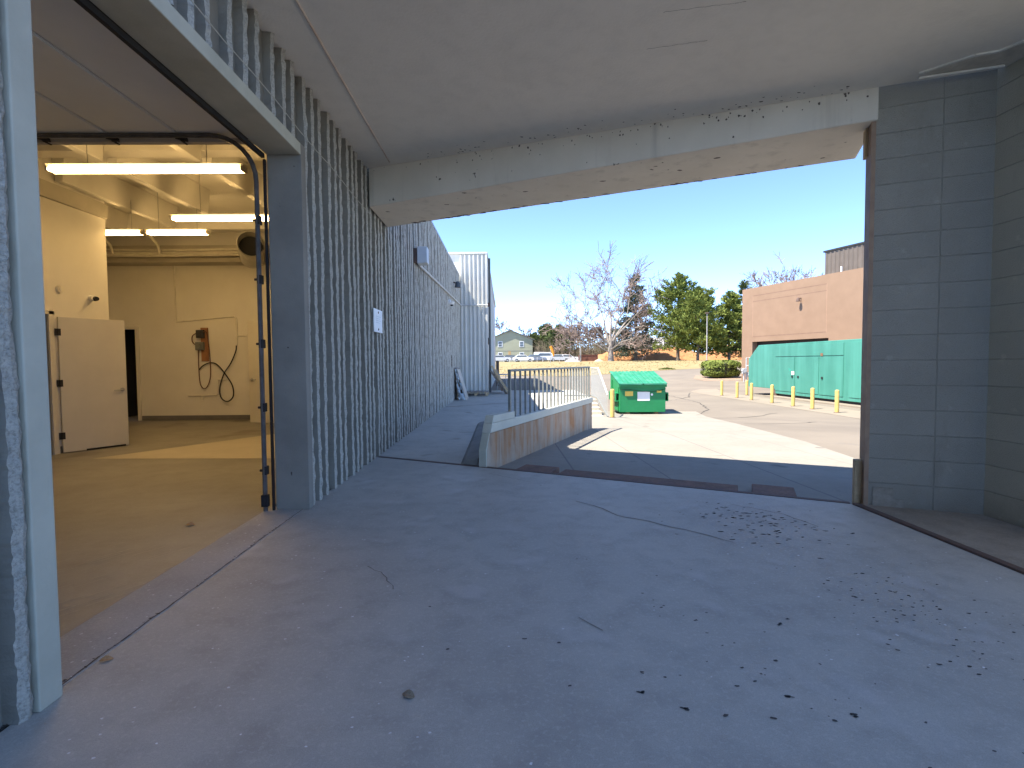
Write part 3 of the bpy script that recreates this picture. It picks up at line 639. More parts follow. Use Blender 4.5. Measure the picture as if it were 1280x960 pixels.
s_ = MB(); s_.tube([(0, 0, 0), (0, 1.5, 0)], .26, 24, caps=False); s_.tube([(0, 1.5, 0), (0, 0, 0)], .24, 24, caps=False); s_.tube([(0, .02, 0), (0, .0, 0), (0, -.012, 0)], [.275, .275, .262], 24, caps=False); obj('pipe', s_, mat('duct_metal', (.55, .53, .47), bumps=0, rough=.5, metal=.3), du, smooth=True)
s_ = MB(); s_.tube([(0, .35, 0), (0, .37, 0)], .245, 24); obj('dark_hole', s_, black, du)  # black disc painted in for the dark inside of the duct
for k, (z, y, x0, x1) in enumerate(((4.06, 12.4, -9.9, -5.0), (3.98, 12.3, -9.9, -6.2), (4.14, 12.45, -9.9, -5.5))):
    s_ = MB(); s_.tube([(x0, y, z), ((x0 + x1) / 2, y, z - .01), (x1, y, z + .01)], .032, 8)
    tag(obj('pipe', s_, fix_m, smooth=True), ['cream pipe along the back ledge of the lit room, the middle of three', 'lowest of three cream pipes along the back ledge of the lit room', 'topmost of three cream pipes along the back ledge of the lit room'][k], 'pipe', 'cream pipes over the back wall')
for x, r_ in ((-9.2, .03), (-8.1, .035)):
    s_ = MB(); s_.tube([(x, 12.3, 4.02), (x, 12.25, 4.2), (x - .05, 12.0, 4.42), (x - .15, 11.7, 4.5)], r_, 8)
    tag(obj('pipe', s_, fix_m, smooth=True), 'bent cream riser pipe over the back ledge, ' + ('left one near the wall corner' if x < -9 else 'right one nearer the round duct'), 'pipe', 'bent cream risers')
# hose reel board etc. on the back wall
hb = thing('tool_board', 'brown timber board with dark valve and looped red hose on the back wall', 'tool board', (-7.52, 12.998, 1.9))
s_ = MB(); s_.box(-.08, .10, -.03, 0, -.42, .42); obj('board', s_, mat('orange_board', (.30, .15, .075), (.24, .115, .055), 6, .7, .1, vscale=(6, 6, 1)), hb, bevel=.004)
s_ = MB(); s_.box(-.15, .03, -.12, -.03, .16, .36); s_.tube([(-.06, -.12, .26), (-.06, -.16, .26)], .06, 12); obj('valve', s_, mat('dark_valve', (.05, .05, .055), bumps=0), hb, bevel=.01)
s_ = MB(); s_.box(-.18, .02, -.11, -.03, -.14, .06); s_.tube([(-.08, -.11, -.04), (-.08, -.14, -.04)], .055, 12); obj('valve', s_, mat('grey_valve', (.18, .19, .18), bumps=0), hb, bevel=.01)
s_ = MB(); s_.hose([(-.1, -.09, .3), (-.24, -.09, .22), (-.26, -.08, .08), (-.2, -.08, 0)], .012, 6); s_.hose([(.0, -.1, .3), (.10, -.09, .3), (.14, -.08, 0), (.16, -.07, -.4), (.15, -.06, -.8), (.06, -.05, -1.05), (-.04, -.05, -1.1), (-.12, -.05, -.95), (-.14, -.05, -.5), (-.12, -.07, -.1)], .012, 6)
obj('hose', s_, mat('dark_red_hose', (.14, .07, .045), bumps=0), hb, smooth=True)
bh = MB(); bh.hose([(-6.70, 12.93, 1.65), (-6.72, 12.93, 1.5), (-6.85, 12.92, 1.2), (-7.02, 12.92, .95), (-7.13, 12.91, .6), (-7.10, 12.9, .35), (-6.95, 12.9, .25), (-6.80, 12.9, .38), (-6.82, 12.91, .65), (-7.0, 12.92, .95), (-7.2, 12.93, 1.18), (-7.38, 12.94, 1.22), (-7.55, 12.94, 1.15), (-7.65, 12.95, 1.05)], .015, 8)
ho = tag(obj('black_hose', bh, black, smooth=True), 'black hose looped below the white conduit on the back wall', 'hose'); ho.location = (0, 0, .22)
wc = MB()
for pts in ([(-8.2, 12.975, 3.86), (-8.2, 12.975, 2.52), (-8.2, 12.97, 2.47), (-6.75, 12.97, 2.60), (-6.70, 12.97, 2.55), (-6.70, 12.97, 1.85)], [(-6.70, 12.97, 2.12), (-6.1, 12.97, 2.12)]): wc.tube(pts, .018, 7)
tag(obj('wall_conduit', wc, mat('wall_conduit_paint', (.74, .71, .63), bumps=0), smooth=True), 'thin white conduit dropping down the back wall and turning right', 'conduit')
wc = MB(); wc.tube([(-7.95, 12.965, .62), (-7.25, 12.965, .63), (-7.22, 12.965, .68), (-7.20, 12.965, 1.02), (-7.0, 12.965, 1.02)], .02, 7); wc.tube([(-7.6, 12.95, .62), (-7.6, 12.95, .5)], .022, 7)
tag(obj('wall_conduit', wc, MATS['wall_conduit_paint'], smooth=True), 'low white water pipe with a tap under the tool board', 'pipe')

# ------------------------------------------------------------------ retaining wall of the ramp
rd_ = Vector((.399, .917)); A0 = Vector((-.24, 6.80)); sdv = Vector((-.917, .399))
RW = thing('ramp_wall', 'rust streaked concrete ramp wall with a pale painted kerb on top', 'wall', (A0.x, A0.y, 0))
def rust_wall():
    m, nt, p, vec = nt_new('rust_streaked_concrete')
    base = mix(nt, rmap(nt, noise(nt, vec, 1.3), .35, .65), (.45, .38, .30), (.36, .30, .235))
    base = mix(nt, rmap(nt, noise(nt, vec, 14, 4), .5, .75, 0, .4), base, (.28, .25, .21))
    st = rmap(nt, noise(nt, vec, 4.5, 6, .65, (1, 1, .09)), .42, .62)
    br = rmap(nt, noise(nt, vec, 2.1, 4, .6, (1, 1, .8)), .36, .62)
    col = mix(nt, math_(nt, 'MULTIPLY', math_(nt, 'MULTIPLY', st, br), .9), base, (.37, .165, .06))
    dk = rmap(nt, noise(nt, vec, 9, 4, .6, (1, 1, .12)), .58, .72, 0, .55)
    col = mix(nt, dk, col, (.17, .115, .08))
    lk(nt, col, p.inputs['Base Color']); p.inputs['Roughness'].default_value = .9; p.inputs['Specular IOR Level'].default_value = .2
    bump(nt, p, noise(nt, vec, 60, 5), .3); return m
stain = rust_wall()
_unused = mat('plain_concrete', (.50, .45, .385), (.42, .375, .32), 1.6, .9, .25, 60, streak=((.40, .19, .075), 3.2, .40, .62, .85), fine=((.33, .28, .22), 9, .35))
kerb = mat('pale_kerb_paint', (.56, .54, .45), (.50, .48, .40), 2.5, .8, .15, 60, spots=((.3, .27, .2), 20, .76, .8))
def P3(t, z, s=0.): p = A0 + rd_ * t + sdv * s; return (p.x, p.y, z)
ex = lambda w: (sdv.x * w, sdv.y * w, 0)
s_ = MB(); s_.extrude([P3(.0, -.5), P3(5.8, -.8), P3(5.8, .42), P3(.10, .44), P3(.0, .22)], ex(.11)); part('wall_face', s_, stain, RW, bevel=.008)
s_ = MB(); s_.extrude([P3(.08, .445, -.015), P3(5.83, .425, -.015), P3(5.83, .55, -.015), P3(.14, .57, -.015)], ex(.135)); part('kerb_top', s_, kerb, RW, bevel=.01)
s_ = MB(); s_.extrude([P3(.145, .572, -.012), P3(.95, .568, -.012), P3(.95, .665, -.012), P3(.2, .675, -.012)], ex(.13)); part('kerb_block', s_, kerb, RW, bevel=.008)
s_ = MB(); s_.extrude([P3(-.035, -.2, .0), P3(-.002, -.2, .0), P3(-.002, .22, .0), P3(.10, .445, 0), P3(.07, .445, 0), P3(-.035, .225, 0)], ex(.11)); part('end_cap', s_, trim_paint, RW, bevel=.005)
RA = thing('railing', 'dark grey steel picket railing standing on the kerb of the ramp wall', 'railing', (A0.x, A0.y, .55))
rail_m = mat('railing_paint', (.24, .25, .24), (.19, .20, .19), 8, .5, .05, metal=.1)
s_ = MB(); s_.bar(P3(.88, 1.275, .05), P3(5.70, 1.27, .05), .05, .035); part('top_rail', s_, rail_m, RA, bevel=.006)
for k in range(23):
    t_ = .9 + k * (4.78 / 22); w = .038 if k in (0, 22) else .026
    s_ = MB(); s_.bar(P3(t_, .548, .05), P3(t_, 1.257, .05), w, w, up=(sdv.x, sdv.y, 0)); part('picket', s_, rail_m, RA)
# stairs with the pale railing
ST = thing('stairs', 'pale concrete steps going down from the walkway beside the dumpster', 'stairs', (2.95, 18.1, -.4))
st_m = mat('step_concrete', (.56, .50, .40), (.48, .43, .35), 3, .9, .2, 60)
for k in range(4):
    z1 = -.115 * k - .01; y1 = 18.895 - .36 * k; s_ = MB(); s_.box(2.51, 3.40, y1 - .36 + .002, y1, -.8, z1 - .11); part('step', s_, st_m, ST, bevel=.012)
R2 = thing('railing', 'pale grey picket railing around the steps behind the dark railing', 'railing', (3.43, 19, 0))
pr_ = mat('pale_railing_paint', (.52, .54, .53), (.46, .48, .47), 6, .5, .03)
top2 = lambda y: 1.16 if y > 18.75 else 1.16 - (18.75 - y) * .50
bot2 = lambda y: .06 if y > 18.9 else .06 - (18.9 - y) * .26
s_ = MB(); s_.bar((3.43, 20.2, 1.16), (3.43, 18.75, 1.16), .045, .04); s_.bar((3.43, 18.75, 1.16), (3.43, 17.0, top2(17.0)), .045, .04); s_.bar((3.43, 20.2, 1.16), (2.35, 20.2, 1.16), .045, .04); part('top_rail', s_, pr_, R2)
s_ = MB(); s_.bar((3.43, 20.2, .06), (3.43, 18.9, .06), .04, .035); s_.bar((3.43, 18.9, .06), (3.43, 17.0, bot2(17.)), .04, .035); s_.bar((3.43, 20.2, .06), (2.35, 20.2, .06), .04, .035); part('bottom_rail', s_, rail_m, R2)
for k in range(20):
    y = 17.0 + k * .168; s_ = MB(); s_.box(3.423, 3.437, y - .008, y + .008, bot2(y) - (.5 if k in (0, 10) else 0), top2(y)); part('picket', s_, pr_, R2)
for k in range(10):
    x = 2.36 + k * .107; s_ = MB(); s_.box(x - .008, x + .008, 20.192, 20.208, 0 if k == 0 else .06, 1.15); part('picket', s_, pr_, R2)

# ------------------------------------------------------------------ far pale building
FB = thing('metal_annex', 'pale ribbed metal building jutting out at the far end of the ribbed wall', 'building', (-1.3, YE, 0))
pale = mat('pale_metal_siding', (.66, .65, .60), (.60, .59, .545), 1.5, .6, .05, streak=((.42, .41, .38), 3, .5, .7, .5))
s_ = MB(); prof = []; x = -2.15
XR = -.74
s_.box(-2.6, XR - .03, YE + .05, 44, -.4, 6.08)
part('body', s_, pale, FB)
s_ = MB()
for k, x in enumerate((-1.85, -1.68, -1.47, -1.30, -1.11, -.93)):
    s_.extrude([(x - .05, YE + .051, 0), (x - .025, YE - .02, 0), (x + .025, YE - .02, 0), (x + .05, YE + .051, 0)], (0, 0, 6.05))
for k in range(40):
    y = YE + .35 + k * .33; s_.extrude([(XR - .031, y - .05, 0), (XR + .02, y - .025, 0), (XR + .02, y + .025, 0), (XR - .031, y + .05, 0)], (0, 0, 6.05))
part('siding_ribs', s_, pale, FB)
s_ = MB(); s_.box(XR - .06, XR + .03, YE - .01, YE + .08, 0, 6.1); part('corner_trim', s_, pale, FB, bevel=.01)
s_ = MB(); s_.box(-2.65, XR + .05, YE - .02, 44, 6.085, 6.17); part('roof_edge', s_, pale, FB, bevel=.02)
s_ = MB(); s_.tube([(XR + .10, YE + .5, 6.0), (XR + .10, YE + .5, .05)], .05, 8); part('downpipe', s_, mat('dark_downpipe', (.12, .13, .135), bumps=0), FB, smooth=True)
s_ = MB(); s_.box(XR + .02, XR + .13, YE + .2, YE + .34, 3.85, 4.02); part('lamp_box', s_, steel_dark, FB)
for z in (1.9,):
    s_ = MB(); s_.box(XR + .0, XR + .12, YE + .6, YE + .75, 2.2, 2.5); part('meter_box', s_, steel_dark, FB, bevel=.01)

# ------------------------------------------------------------------ things on the landing
def pallet(t, w=1.0, l=1.2):
    for yb in (0, l / 2 - .05, l - .1):
        for xb in (0, w / 2 - .05, w - .1):
            s = MB(); s.box(xb, xb + .1, yb, yb + .1, .025, .125); obj('block', s, wood_old, t, bevel=.004)
        s = MB(); s.box(0, w, yb, yb + .1, 0, .023); obj('base_board', s, wood_grey, t)
        s = MB(); s.box(0, w, yb, yb + .1, .127, .15); obj('stringer', s, wood_old, t)
    for k in range(7):
        x = k * (w - .1) / 6; s = MB(); s.box(x, x + .1, 0, l, .152, .175); obj('slat', s, wood_grey, t, bevel=.003)
pa = thing('pallet', 'flat grey wooden pallet lying on the walkway before the pale building', 'pallet', (-1.70, 21.1, .0)); pallet(pa)
pb = thing('pallet', 'brown wooden pallet leaning on the corner of the pale building', 'pallet', (-.02, 22.75, .0)); pallet(pb)
pb.rotation_euler = (0, R(-112), 0); pb.location = (.02, 22.75, .17)
lbd = thing('leaning_boards', 'tan planks leaning on the corner of the pale building', 'planks', (-.2, 22.6, 0))
for k, (x0, x1, y0, y1, h, m_) in enumerate(((.34, -.42, -.15, .02, 1.26, wood_old), (.22, -.46, .05, .2, 1.02, wood_grey), (.40, -.30, .22, .34, .95, wood_old))):
    s_ = MB(); s_.extrude([(x0, y0, 0), (x0 + .10, y0, 0), (x1 + .10, y0, h), (x1, y0, h)], (0, y1 - y0, 0)); obj('plank', s_, m_, lbd, bevel=.006)
wb = thing('wrapped_panels', 'stack of boards in clear plastic wrap leaning on the ribbed wall', 'panels', (-1.6, 19.2, 0))
plas = mat('clear_wrap', (.62, .67, .69), (.45, .50, .53), 9, .25, .5, 18, spec=.6, fine=((.62, .66, .66), 14, .6))
card = mat('brown_board', (.48, .31, .18), (.36, .23, .14), 5, .8, .1)
for k, (m, o_) in enumerate(((card, 0), (mat('dark_board', (.11, .085, .065), bumps=0), .09), (card, -.07))):
    s_ = MB(); s_.extrude([(-.05 + o_ - .05, 0, 0), (.0 + o_ - .05, 0, 0), (-.20 + o_ * .3, 0, 1.12), (-.25 + o_ * .3, 0, 1.12)], (0, 1.1, 0)); obj('board', s_, m, wb)
s_ = MB(); rr_ = random.Random(4)
for k in range(9):
    for j in range(6):
        def q(k, j): 
            z = 1.15 * k / 9; x0 = -.12 - .14 * k / 9; x1 = .13 - .30 * k / 9
            f = j / 6; return (x0 + (x1 - x0) * f + rr_.uniform(-.008, .008), -.06 + .03 * math.sin(k * 1.3 + j), z)
        if (k + j * 2) % 5 in (0, 3) and 1 < k < 7 and j > 1: continue
        s_.face([q(k, j), q(k, j + 1), q(k + 1, j + 1), q(k + 1, j)])
o = obj('plastic_wrap', s_, plas, wb, smooth=True)
md = o.modifiers.new('thick', 'SOLIDIFY'); md.thickness = .004
s_ = MB(); s_.extrude([(.14, -.05, 0), (.17, -.05, 0), (-.16, -.05, 1.14), (-.19, -.05, 1.14)], (0, 1.15, 0)); obj('outer_sheet', s_, mat('milky_wrap', (.55, .43, .31), (.60, .60, .57), 4, .3, .4, 20, spec=.5), wb)
s_ = MB(); s_.tube([(-.24, -.02, 1.14), (-.24, 1.1, 1.14)], .07, 8); obj('rolled_top', s_, wood_grey, wb, smooth=True)
ft = thing('folding_table', 'small grey blue folding table beyond the leaning pallet', 'table', (-.12, 26.2, 0))
s_ = MB(); s_.box(-.28, .28, -.4, .4, .76, .80); obj('tabletop', s_, mat('blue_grey_plastic', (.34, .40, .47), bumps=0), ft, bevel=.01)
for sx in (-1, 1):
    for sy in (-1, 1):
        s_ = MB(); s_.tube([(sx * .16, sy * .32, .76), (sx * .26, sy * .36, 0)], .016, 6); obj('leg', s_, steel, ft)
fp = MB(); fp.box(-.09, .09, -.09, .09, -.3, 1.5); t = tag(obj('square_post', fp, steel_dark, bevel=.01), 'dark square post beyond the pale building corner', 'post'); t.location = (-.42, 31, 0)
# leaves
def leaf(loc, rz, m, lab, sc):
    s = MB(); n = 9
    for k in range(n):
        for sgn in (-1, 1):
            f0, f1 = k / n, (k + 1) / n
            w0, w1 = .35 * math.sin(PI * f0) ** .8, .35 * math.sin(PI * min(f1, .999)) ** .8
            zf = lambda f, e: .06 * math.sin(f * 5) + .22 * e * e + .02
            s.face([(f0 - .5, 0, zf(f0, 0)), (f1 - .5, 0, zf(f1, 0)), (f1 - .5, sgn * w1, zf(f1, w1 * 2)), (f0 - .5, sgn * w0, zf(f0, w0 * 2))])
    o = obj('dead_leaf', s, m); o.modifiers.new('t', 'SOLIDIFY').thickness = .03
    tag(o, lab, 'leaf'); o.location = loc; o.rotation_euler = (.15, 0, rz); o.scale = (sc, sc, sc)
leaf((-1.90, 2.40, .004), .5, mat('tan_leaf', (.46, .27, .13), (.36, .2, .09), 8, .8, .2), 'tan dead leaf on the door sill crack', .055)
leaf((-.415, 2.10, .004), -.3, mat('grey_leaf', (.32, .24, .16), (.2, .15, .1), 9, .9, .4), 'curled grey brown leaf lying alone on the dock floor', .058)
leaf((-2.75, 4.45, .004), .2, MATS['tan_leaf'], 'small tan leaf on the floor just inside the doorway', .07)

# ------------------------------------------------------------------ dumpster
dz = zg(5.3, 19.7)
D = thing('dumpster', 'green steel front load dumpster with two sloping plastic lids', 'dumpster', (5.32, 19.65, dz))
dg = mat('green_dumpster_paint', (.02, .235, .08), (.016, .195, .066), 1.5, .45, .08, 25, spots=((.02, .12, .05), 5, .72, .76), streak=((.03, .2, .08), 4, .55, .75, .5))
lid_m = mat('green_lid_plastic', (.022, .19, .10), (.03, .23, .135), 2, .5, .1, 20, fine=((.2, .42, .32), 5, .35))
s_ = MB(); s_.extrude([(-.89, 0, .09), (-.89, 0, 1.14), (-.89, 1.70, 1.56), (-.89, 1.72, .45), (-.89, 1.35, .09)], (1.78, 0, 0)); body = obj('body', s_, dg, D, bevel=.012)
s_ = MB(); s_.box(-.93, .93, -.05, .03, 1.06, 1.16); obj('front_rim', s_, dg, D, bevel=.012)
for x0, x1 in ((-.93, -.008), (.008, .93)):
    s_ = MB(); n = 12
    for k in range(n):
        a0, a1 = x0 + (x1 - x0) * k / n, x0 + (x1 - x0) * (k + 1) / n; hgt = .018 if k % 2 else .0
        if k in (0, n - 1): hgt = .02
        s_.extrude([(a0, -.10, 1.165 + hgt), (a1, -.10, 1.165 + hgt), (a1, 1.74, 1.61 + hgt), (a0, 1.74, 1.61 + hgt)], (0, 0, .022))
    s_.bar((x0 + .03, -.10, 1.18), (x1 - .03, -.10, 1.18), .035, .05)
    obj('lid', s_, lid_m, D)
for sx in (-1, 1):
    s_ = MB(); s_.box(sx * .89 if sx > 0 else -1.03, 1.03 if sx > 0 else -.89, .08, 1.35, .50, .54); s_.box(sx * .89 if sx > 0 else -1.03, 1.03 if sx > 0 else -.89, .08, 1.35, .80, .84)
    xo = 1.0 if sx > 0 else -1.03; s_.box(xo, xo + .03, .08, 1.35, .541, .799)
    obj('fork_pocket', s_, dg, D, bevel=.005)
    s_ = MB(); s_.box(sx * .91 - .015, sx * .91 + .015, .12, .15, .1, 1.05); s_.box(sx * .91 - .015, sx * .91 + .015, 1.3, 1.33, .1, 1.3); obj('side_rib', s_, dg, D)
s_ = MB(); s_.tube([(-.88, -.04, .98), (-.5, -.045, .97), (0, -.05, .90), (.35, -.05, .88), (.7, -.045, .93), (.89, -.04, .99)], .012, 6); obj('lock_bar', s_, mat('dark_bar', (.03, .08, .04), bumps=0), D, smooth=True)
s_ = MB(); s_.tube([(-.9, 1.76, 1.60), (.9, 1.76, 1.60)], .02, 8); obj('hinge_rod', s_, steel_dark, D)
def sticker(x0, x1, z0, z1, m, nm):
    s = MB(); s.box(x0, x1, -.006, -.002, z0, z1); return obj(nm, s, m, D)
sticker(-.68, -.37, .72, .90, mat('yellow_sticker', (.78, .56, .10), (.7, .5, .1), 8, .5, 0), 'yellow_label')
sticker(-.20, .28, .53, .88, mat('white_sticker', (.80, .80, .79), (.76, .77, .77), 8, .5, 0), 'white_label')
sticker(.55, .73, .84, .93, MATS['yellow_sticker'], 'yellow_label')
s_ = MB(); s_.tube([(.36, -.002, .77), (.36, -.007, .77)], .045, 14); obj('round_label', s_, MATS['white_sticker'], D)
for sx in (-.55, .55):
    for yy in (.12, 1.2):
        s_ = MB(); s_.box(sx - .07, sx + .07, yy - .06, yy + .06, .0, .088); obj('foot', s_, rust_mark, D)

# ------------------------------------------------------------------ bollards
BP = [(12.9, 19.65), (12.88, 21.2), (12.86, 22.6), (12.86, 24.4), (12.86, 26.45), (12.86, 28.1), (12.86, 30.1), (14.45, 30.3)]
def mk_bollard(loc, lab, grp, h=.87, r=.075):
    t = thing('bollard', lab, 'bollard', loc, 0, grp)
    s = MB(); s.lathe([(r, 0), (r, h - .03), (r * .92, h - .008), (r * .6, h + .012), (0, h + .018)], (0, 0, 0), 14); obj('post', s, yellow, t, smooth=True)
    s = MB(); s.lathe([(r * 1.5, -.01), (r * 1.5, .012), (r * 1.1, .02)], (0, 0, 0), 14); obj('base_collar', s, steel_dark, t)
    return t
bl = ['yellow bollard nearest the dark block wall, first of the row by the green container', 'second yellow bollard from the block wall, before the green container', 'third yellow bollard from the block wall, before the green container', 'fourth yellow bollard from the block wall, left of the container doors', 'fifth yellow bollard from the block wall, under the container overhang', 'second farthest yellow bollard of the front row, on open pavement', 'farthest yellow bollard of the front row, nearest the hedge', 'yellow bollard set back behind the row, under the clipped end of the container']
b0 = None
for i, (x, y) in enumerate(BP):
    loc = (x, y, zg(x, y) + .008)
    if b0 is None: b0 = mk_bollard(loc, bl[i], 'yellow bollards by the green container')
    else: dup(b0, loc, 0, bl[i])
mk_bollard((3.56, 16.85, zg(3.56, 16.85) + .006), 'single yellow bollard standing beside the dumpster at the foot of the steps', None, .93, .07)

# ------------------------------------------------------------------ green generator container
GA = R(10.5)                           # long axis leans left with distance
G = thing('green_container', 'long teal green steel generator enclosure with double doors', 'container', (15.2, 31.2, -.66), 0)
gx = Vector((.0, -1)); GD = Vector((math.sin(0.030), -math.cos(0.030)))
teal = mat('teal_paint', (.045, .19, .145), (.055, .215, .165), 1.2, .5, .03, streak=((.08, .29, .23), 2.2, .45, .7, .7), spots=((.03, .30, .22), 3, .7, .78))
def GP(l, z, s=0.):                    # l metres towards the camera from the far end, s to the right
    p = Vector((15.2, 31.2)) + GD * l + Vector((-GD.y, GD.x)) * s * 1.0; return (p.x, p.y, z)
sv = Vector((-GD.y, GD.x)) * 2.4; sv3 = (sv.x, sv.y, 0)
prof = [(-.45, -.22), (2.55, -.22), (2.55, -.48), (13.2, -.48), (13.2, 2.30), (.70, 2.30), (-.45, 1.50)]
s_ = MB(); s_.extrude([GP(l, z) for l, z in prof], sv3); part('body', s_, teal, G, bevel=.02)
def gpanel(l0, l1, z0, z1, name, handles=()):
    s = MB(); s.extrude([GP(l0, z0, -.025), GP(l1, z0, -.025), GP(l1, z1, -.025), GP(l0, z1, -.025)], (sv3[0] / 2.4 * .028, sv3[1] / 2.4 * .028, 0)); d = part(name, s, teal, G, bevel=.006)
    for hl, hz in handles:
        h = MB(); h.tube([GP(hl, hz, -.025), GP(hl, hz, -.06)], .06, 12); q = obj('handle', h, black, d, off=G.location)
gpanel(2.55, 4.35, -.3, 1.55, 'door', [(4.20, .52)]); gpanel(4.55, 6.35, -.3, 1.55, 'door', [(4.72, .52)]); gpanel(6.42, 8.1, -.3, 1.55, 'door', [(6.65, .52)])
gpanel(2.55, 8.1, 1.60, 2.18, 'upper_panel')
gpanel(8.5, 10.9, -.3, 2.18, 'side_panel')
s_ = MB(); s_.extrude([GP(4.12, .62, -.03), GP(4.36, .62, -.03), GP(4.36, .80, -.03), GP(4.12, .80, -.03)], (.004, 0, 0)); part('sticker', s_, white_paint, G)
s_ = MB(); s_.extrude([GP(6.5, 1.58, -.035), GP(6.68, 1.58, -.035), GP(6.68, 1.72, -.035), GP(6.5, 1.72, -.035)], (.008, 0, 0)); part('latch', s_, rust_mark, G)
s_ = MB(); s_.extrude([GP(2.7, -.66, .12), GP(13., -.66, .12), GP(13., -.49, .12), GP(2.7, -.49, .12)], (sv3[0] * .9, sv3[1] * .9, 0)); part('skid_base', s_, mat('skid_black', (.045, .045, .048), bumps=0), G)
s_ = MB(); s_.extrude([GP(2.35, -.66, .05), GP(2.6, -.66, .05), GP(2.6, -.225, .05), GP(2.35, -.225, .05)], (.2, 0, 0)); part('support_leg', s_, steel_dark, G)
s_ = MB(); s_.prism([GP(2.2, 0, -.5)[:2], GP(13.2, 0, -.5)[:2], GP(13.2, 0, 2.9)[:2], GP(2.2, 0, 2.9)[:2]], -.9, -.60); struct('container_plinth', s_, side_m, 'pale concrete plinth under the teal container', 'plinth')

# ------------------------------------------------------------------ brown building
BA, BB = Vector((20.5, 44.0)), Vector((23.62, 33.8)); bdv = (BB - BA).normalized(); bnv = Vector((-bdv.y, bdv.x))  # away from the lot
if bnv.x < 0: bnv = -bnv
BR = thing('brown_building', 'tan stucco building with a dark recessed opening behind the teal container', 'building', (BA.x, BA.y, 0))
stucco = mat('tan_stucco', (.25, .162, .108), (.228, .147, .097), 1.0, .95, .35, 70)
def BPt(l, z, s=0.): p = BA + bdv * l + bnv * s; return (p.x, p.y, z)
def bwall(l0, l1, z0, z1, s0=0., th=.3, m=stucco, nm='wall', par=None, bev=.0):
    s = MB(); s.extrude([BPt(l0, z0, s0), BPt(l1, z0, s0), BPt(l1, z1, s0), BPt(l0, z1, s0)], (bnv.x * th, bnv.y * th, 0)); return part(nm, s, m, BR, bevel=bev) if par is None else obj(nm, s, m, par, off=BR.location)
HB = 7.45; RL0, RL1, RZ = 1.2, 8.35, 2.95
s_ = MB()
for l0, l1, z0, z1 in ((0, RL0, -1, HB), (RL1, 26, -1, HB), (RL0, RL1, RZ, HB)):
    s_.extrude([BPt(l0, z0), BPt(l1, z0), BPt(l1, z1), BPt(l0, z1)], (bnv.x * .5, bnv.y * .5, 0))
s_.extrude([BPt(0, -1, .502), BPt(.4, -1, .502), BPt(.4, HB, .502), BPt(0, HB, .502)], (bnv.x * 16, bnv.y * 16, 0))
s_.extrude([BPt(.4, HB - .5, .502), BPt(26, HB - .5, .502), BPt(26, HB - .2, .502), BPt(.4, HB - .2, .502)], (bnv.x * 16, bnv.y * 16, 0))
part('wall', s_, stucco, BR)
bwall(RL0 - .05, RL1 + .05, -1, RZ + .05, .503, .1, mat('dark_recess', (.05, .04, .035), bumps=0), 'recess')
grv = mat('stucco_groove', (.20, .12, .085), bumps=0)
for z in (6.75, 6.28, 3.35): bwall(RL0, RL1 - .2, z, z + .05, -.004, .003, grv, 'groove')
bwall(RL0, RL0 + .03, 3.35, 6.8, -.004, .003, mat('soft_groove', (.36, .22, .15), bumps=0), 'groove'); bwall(RL1 - .2, RL1 - .17, 3.35, 6.8, -.004, .003, MATS['soft_groove'], 'groove')
s_ = MB(); s_.bar(BPt(6.0, 6.02, 0), BPt(6.0, 6.0, -.25), .06, .06); s_.lathe([(.05, .12), (.11, .02), (.15, -.18)], BPt(6.0, 5.95, -.28), 10); part('wall_lamp', s_, steel_dark, BR)
bronze = mat('bronze_siding', (.13, .105, .085), (.11, .09, .072), 2, .5, 0)
s_ = MB(); s_.extrude([BPt(5.2, 6.9, 3.2), BPt(26, 6.9, 3.2), BPt(26, 9.75, 3.2), BPt(5.2, 9.75, 3.2)], (bnv.x * 8, bnv.y * 8, 0)); sc_ = part('roof_screen', s_, bronze, BR)
s_ = MB()
for k in range(50):
    l = 5.25 + k * .36; s_.extrude([BPt(l, 6.95, 3.199), BPt(l + .06, 6.95, 3.14), BPt(l + .12, 6.95, 3.14), BPt(l + .18, 6.95, 3.199)], (0, 0, 2.75))
obj('seams', s_, bronze, sc_, off=BR.location)
s_ = MB(); s_.extrude([BPt(5.1, 9.752, 3.1), BPt(26, 9.752, 3.1), BPt(26, 9.88, 3.1), BPt(5.1, 9.88, 3.1)], (bnv.x * .2, bnv.y * .2, 0)); obj('cap', s_, mat('black_cap', (.03, .03, .03), bumps=0), sc_, off=BR.location)
s_ = MB(); s_.tube([BPt(9.0, 7.2, .3), BPt(9.0, 7.85, .3)], .06, 8); part('vent_pipe', s_, white_paint, BR)
# gas meters at the corner
gmz = zg(20.6, 43)
GM = thing('gas_meter', 'cluster of grey gas pipes and meters at the corner of the tan building', 'gas meter', (20.35, 42.3, gmz))
gp = mat('meter_grey', (.48, .49, .50), (.36, .37, .38), 5, .5, .05)
for pts in ([(-.25, 0, 0), (-.25, 0, 2.0), (.15, 0, 2.05), (.15, 0, 1.2)], [(.15, .1, 0), (.15, .1, 1.8)], [(-.5, .05, .75), (.6, .05, .75)], [(.45, 0, 0), (.45, 0, 1.5), (.1, 0, 1.55)], [(-.25, -.1, 1.35), (.5, -.1, 1.35)], [(-.45, 0, 0), (-.45, 0, 1.1), (-.25, 0, 1.1)]):
    s_ = MB(); s_.tube(pts, .05, 8); obj('pipe', s_, gp, GM, smooth=True)
for x, z, r in ((-.45, .95, .20), (.2, 1.1, .17), (.0, .6, .15), (.5, .9, .14)):
    s_ = MB(); s_.tube([(x, -.18, z), (x, .12, z)], [r, r * .9], 12); s_.box(x - r * .7, x + r * .7, -.12, .1, z - r * 1.3, z + r * .6); obj('meter', s_, gp, GM, bevel=.02)

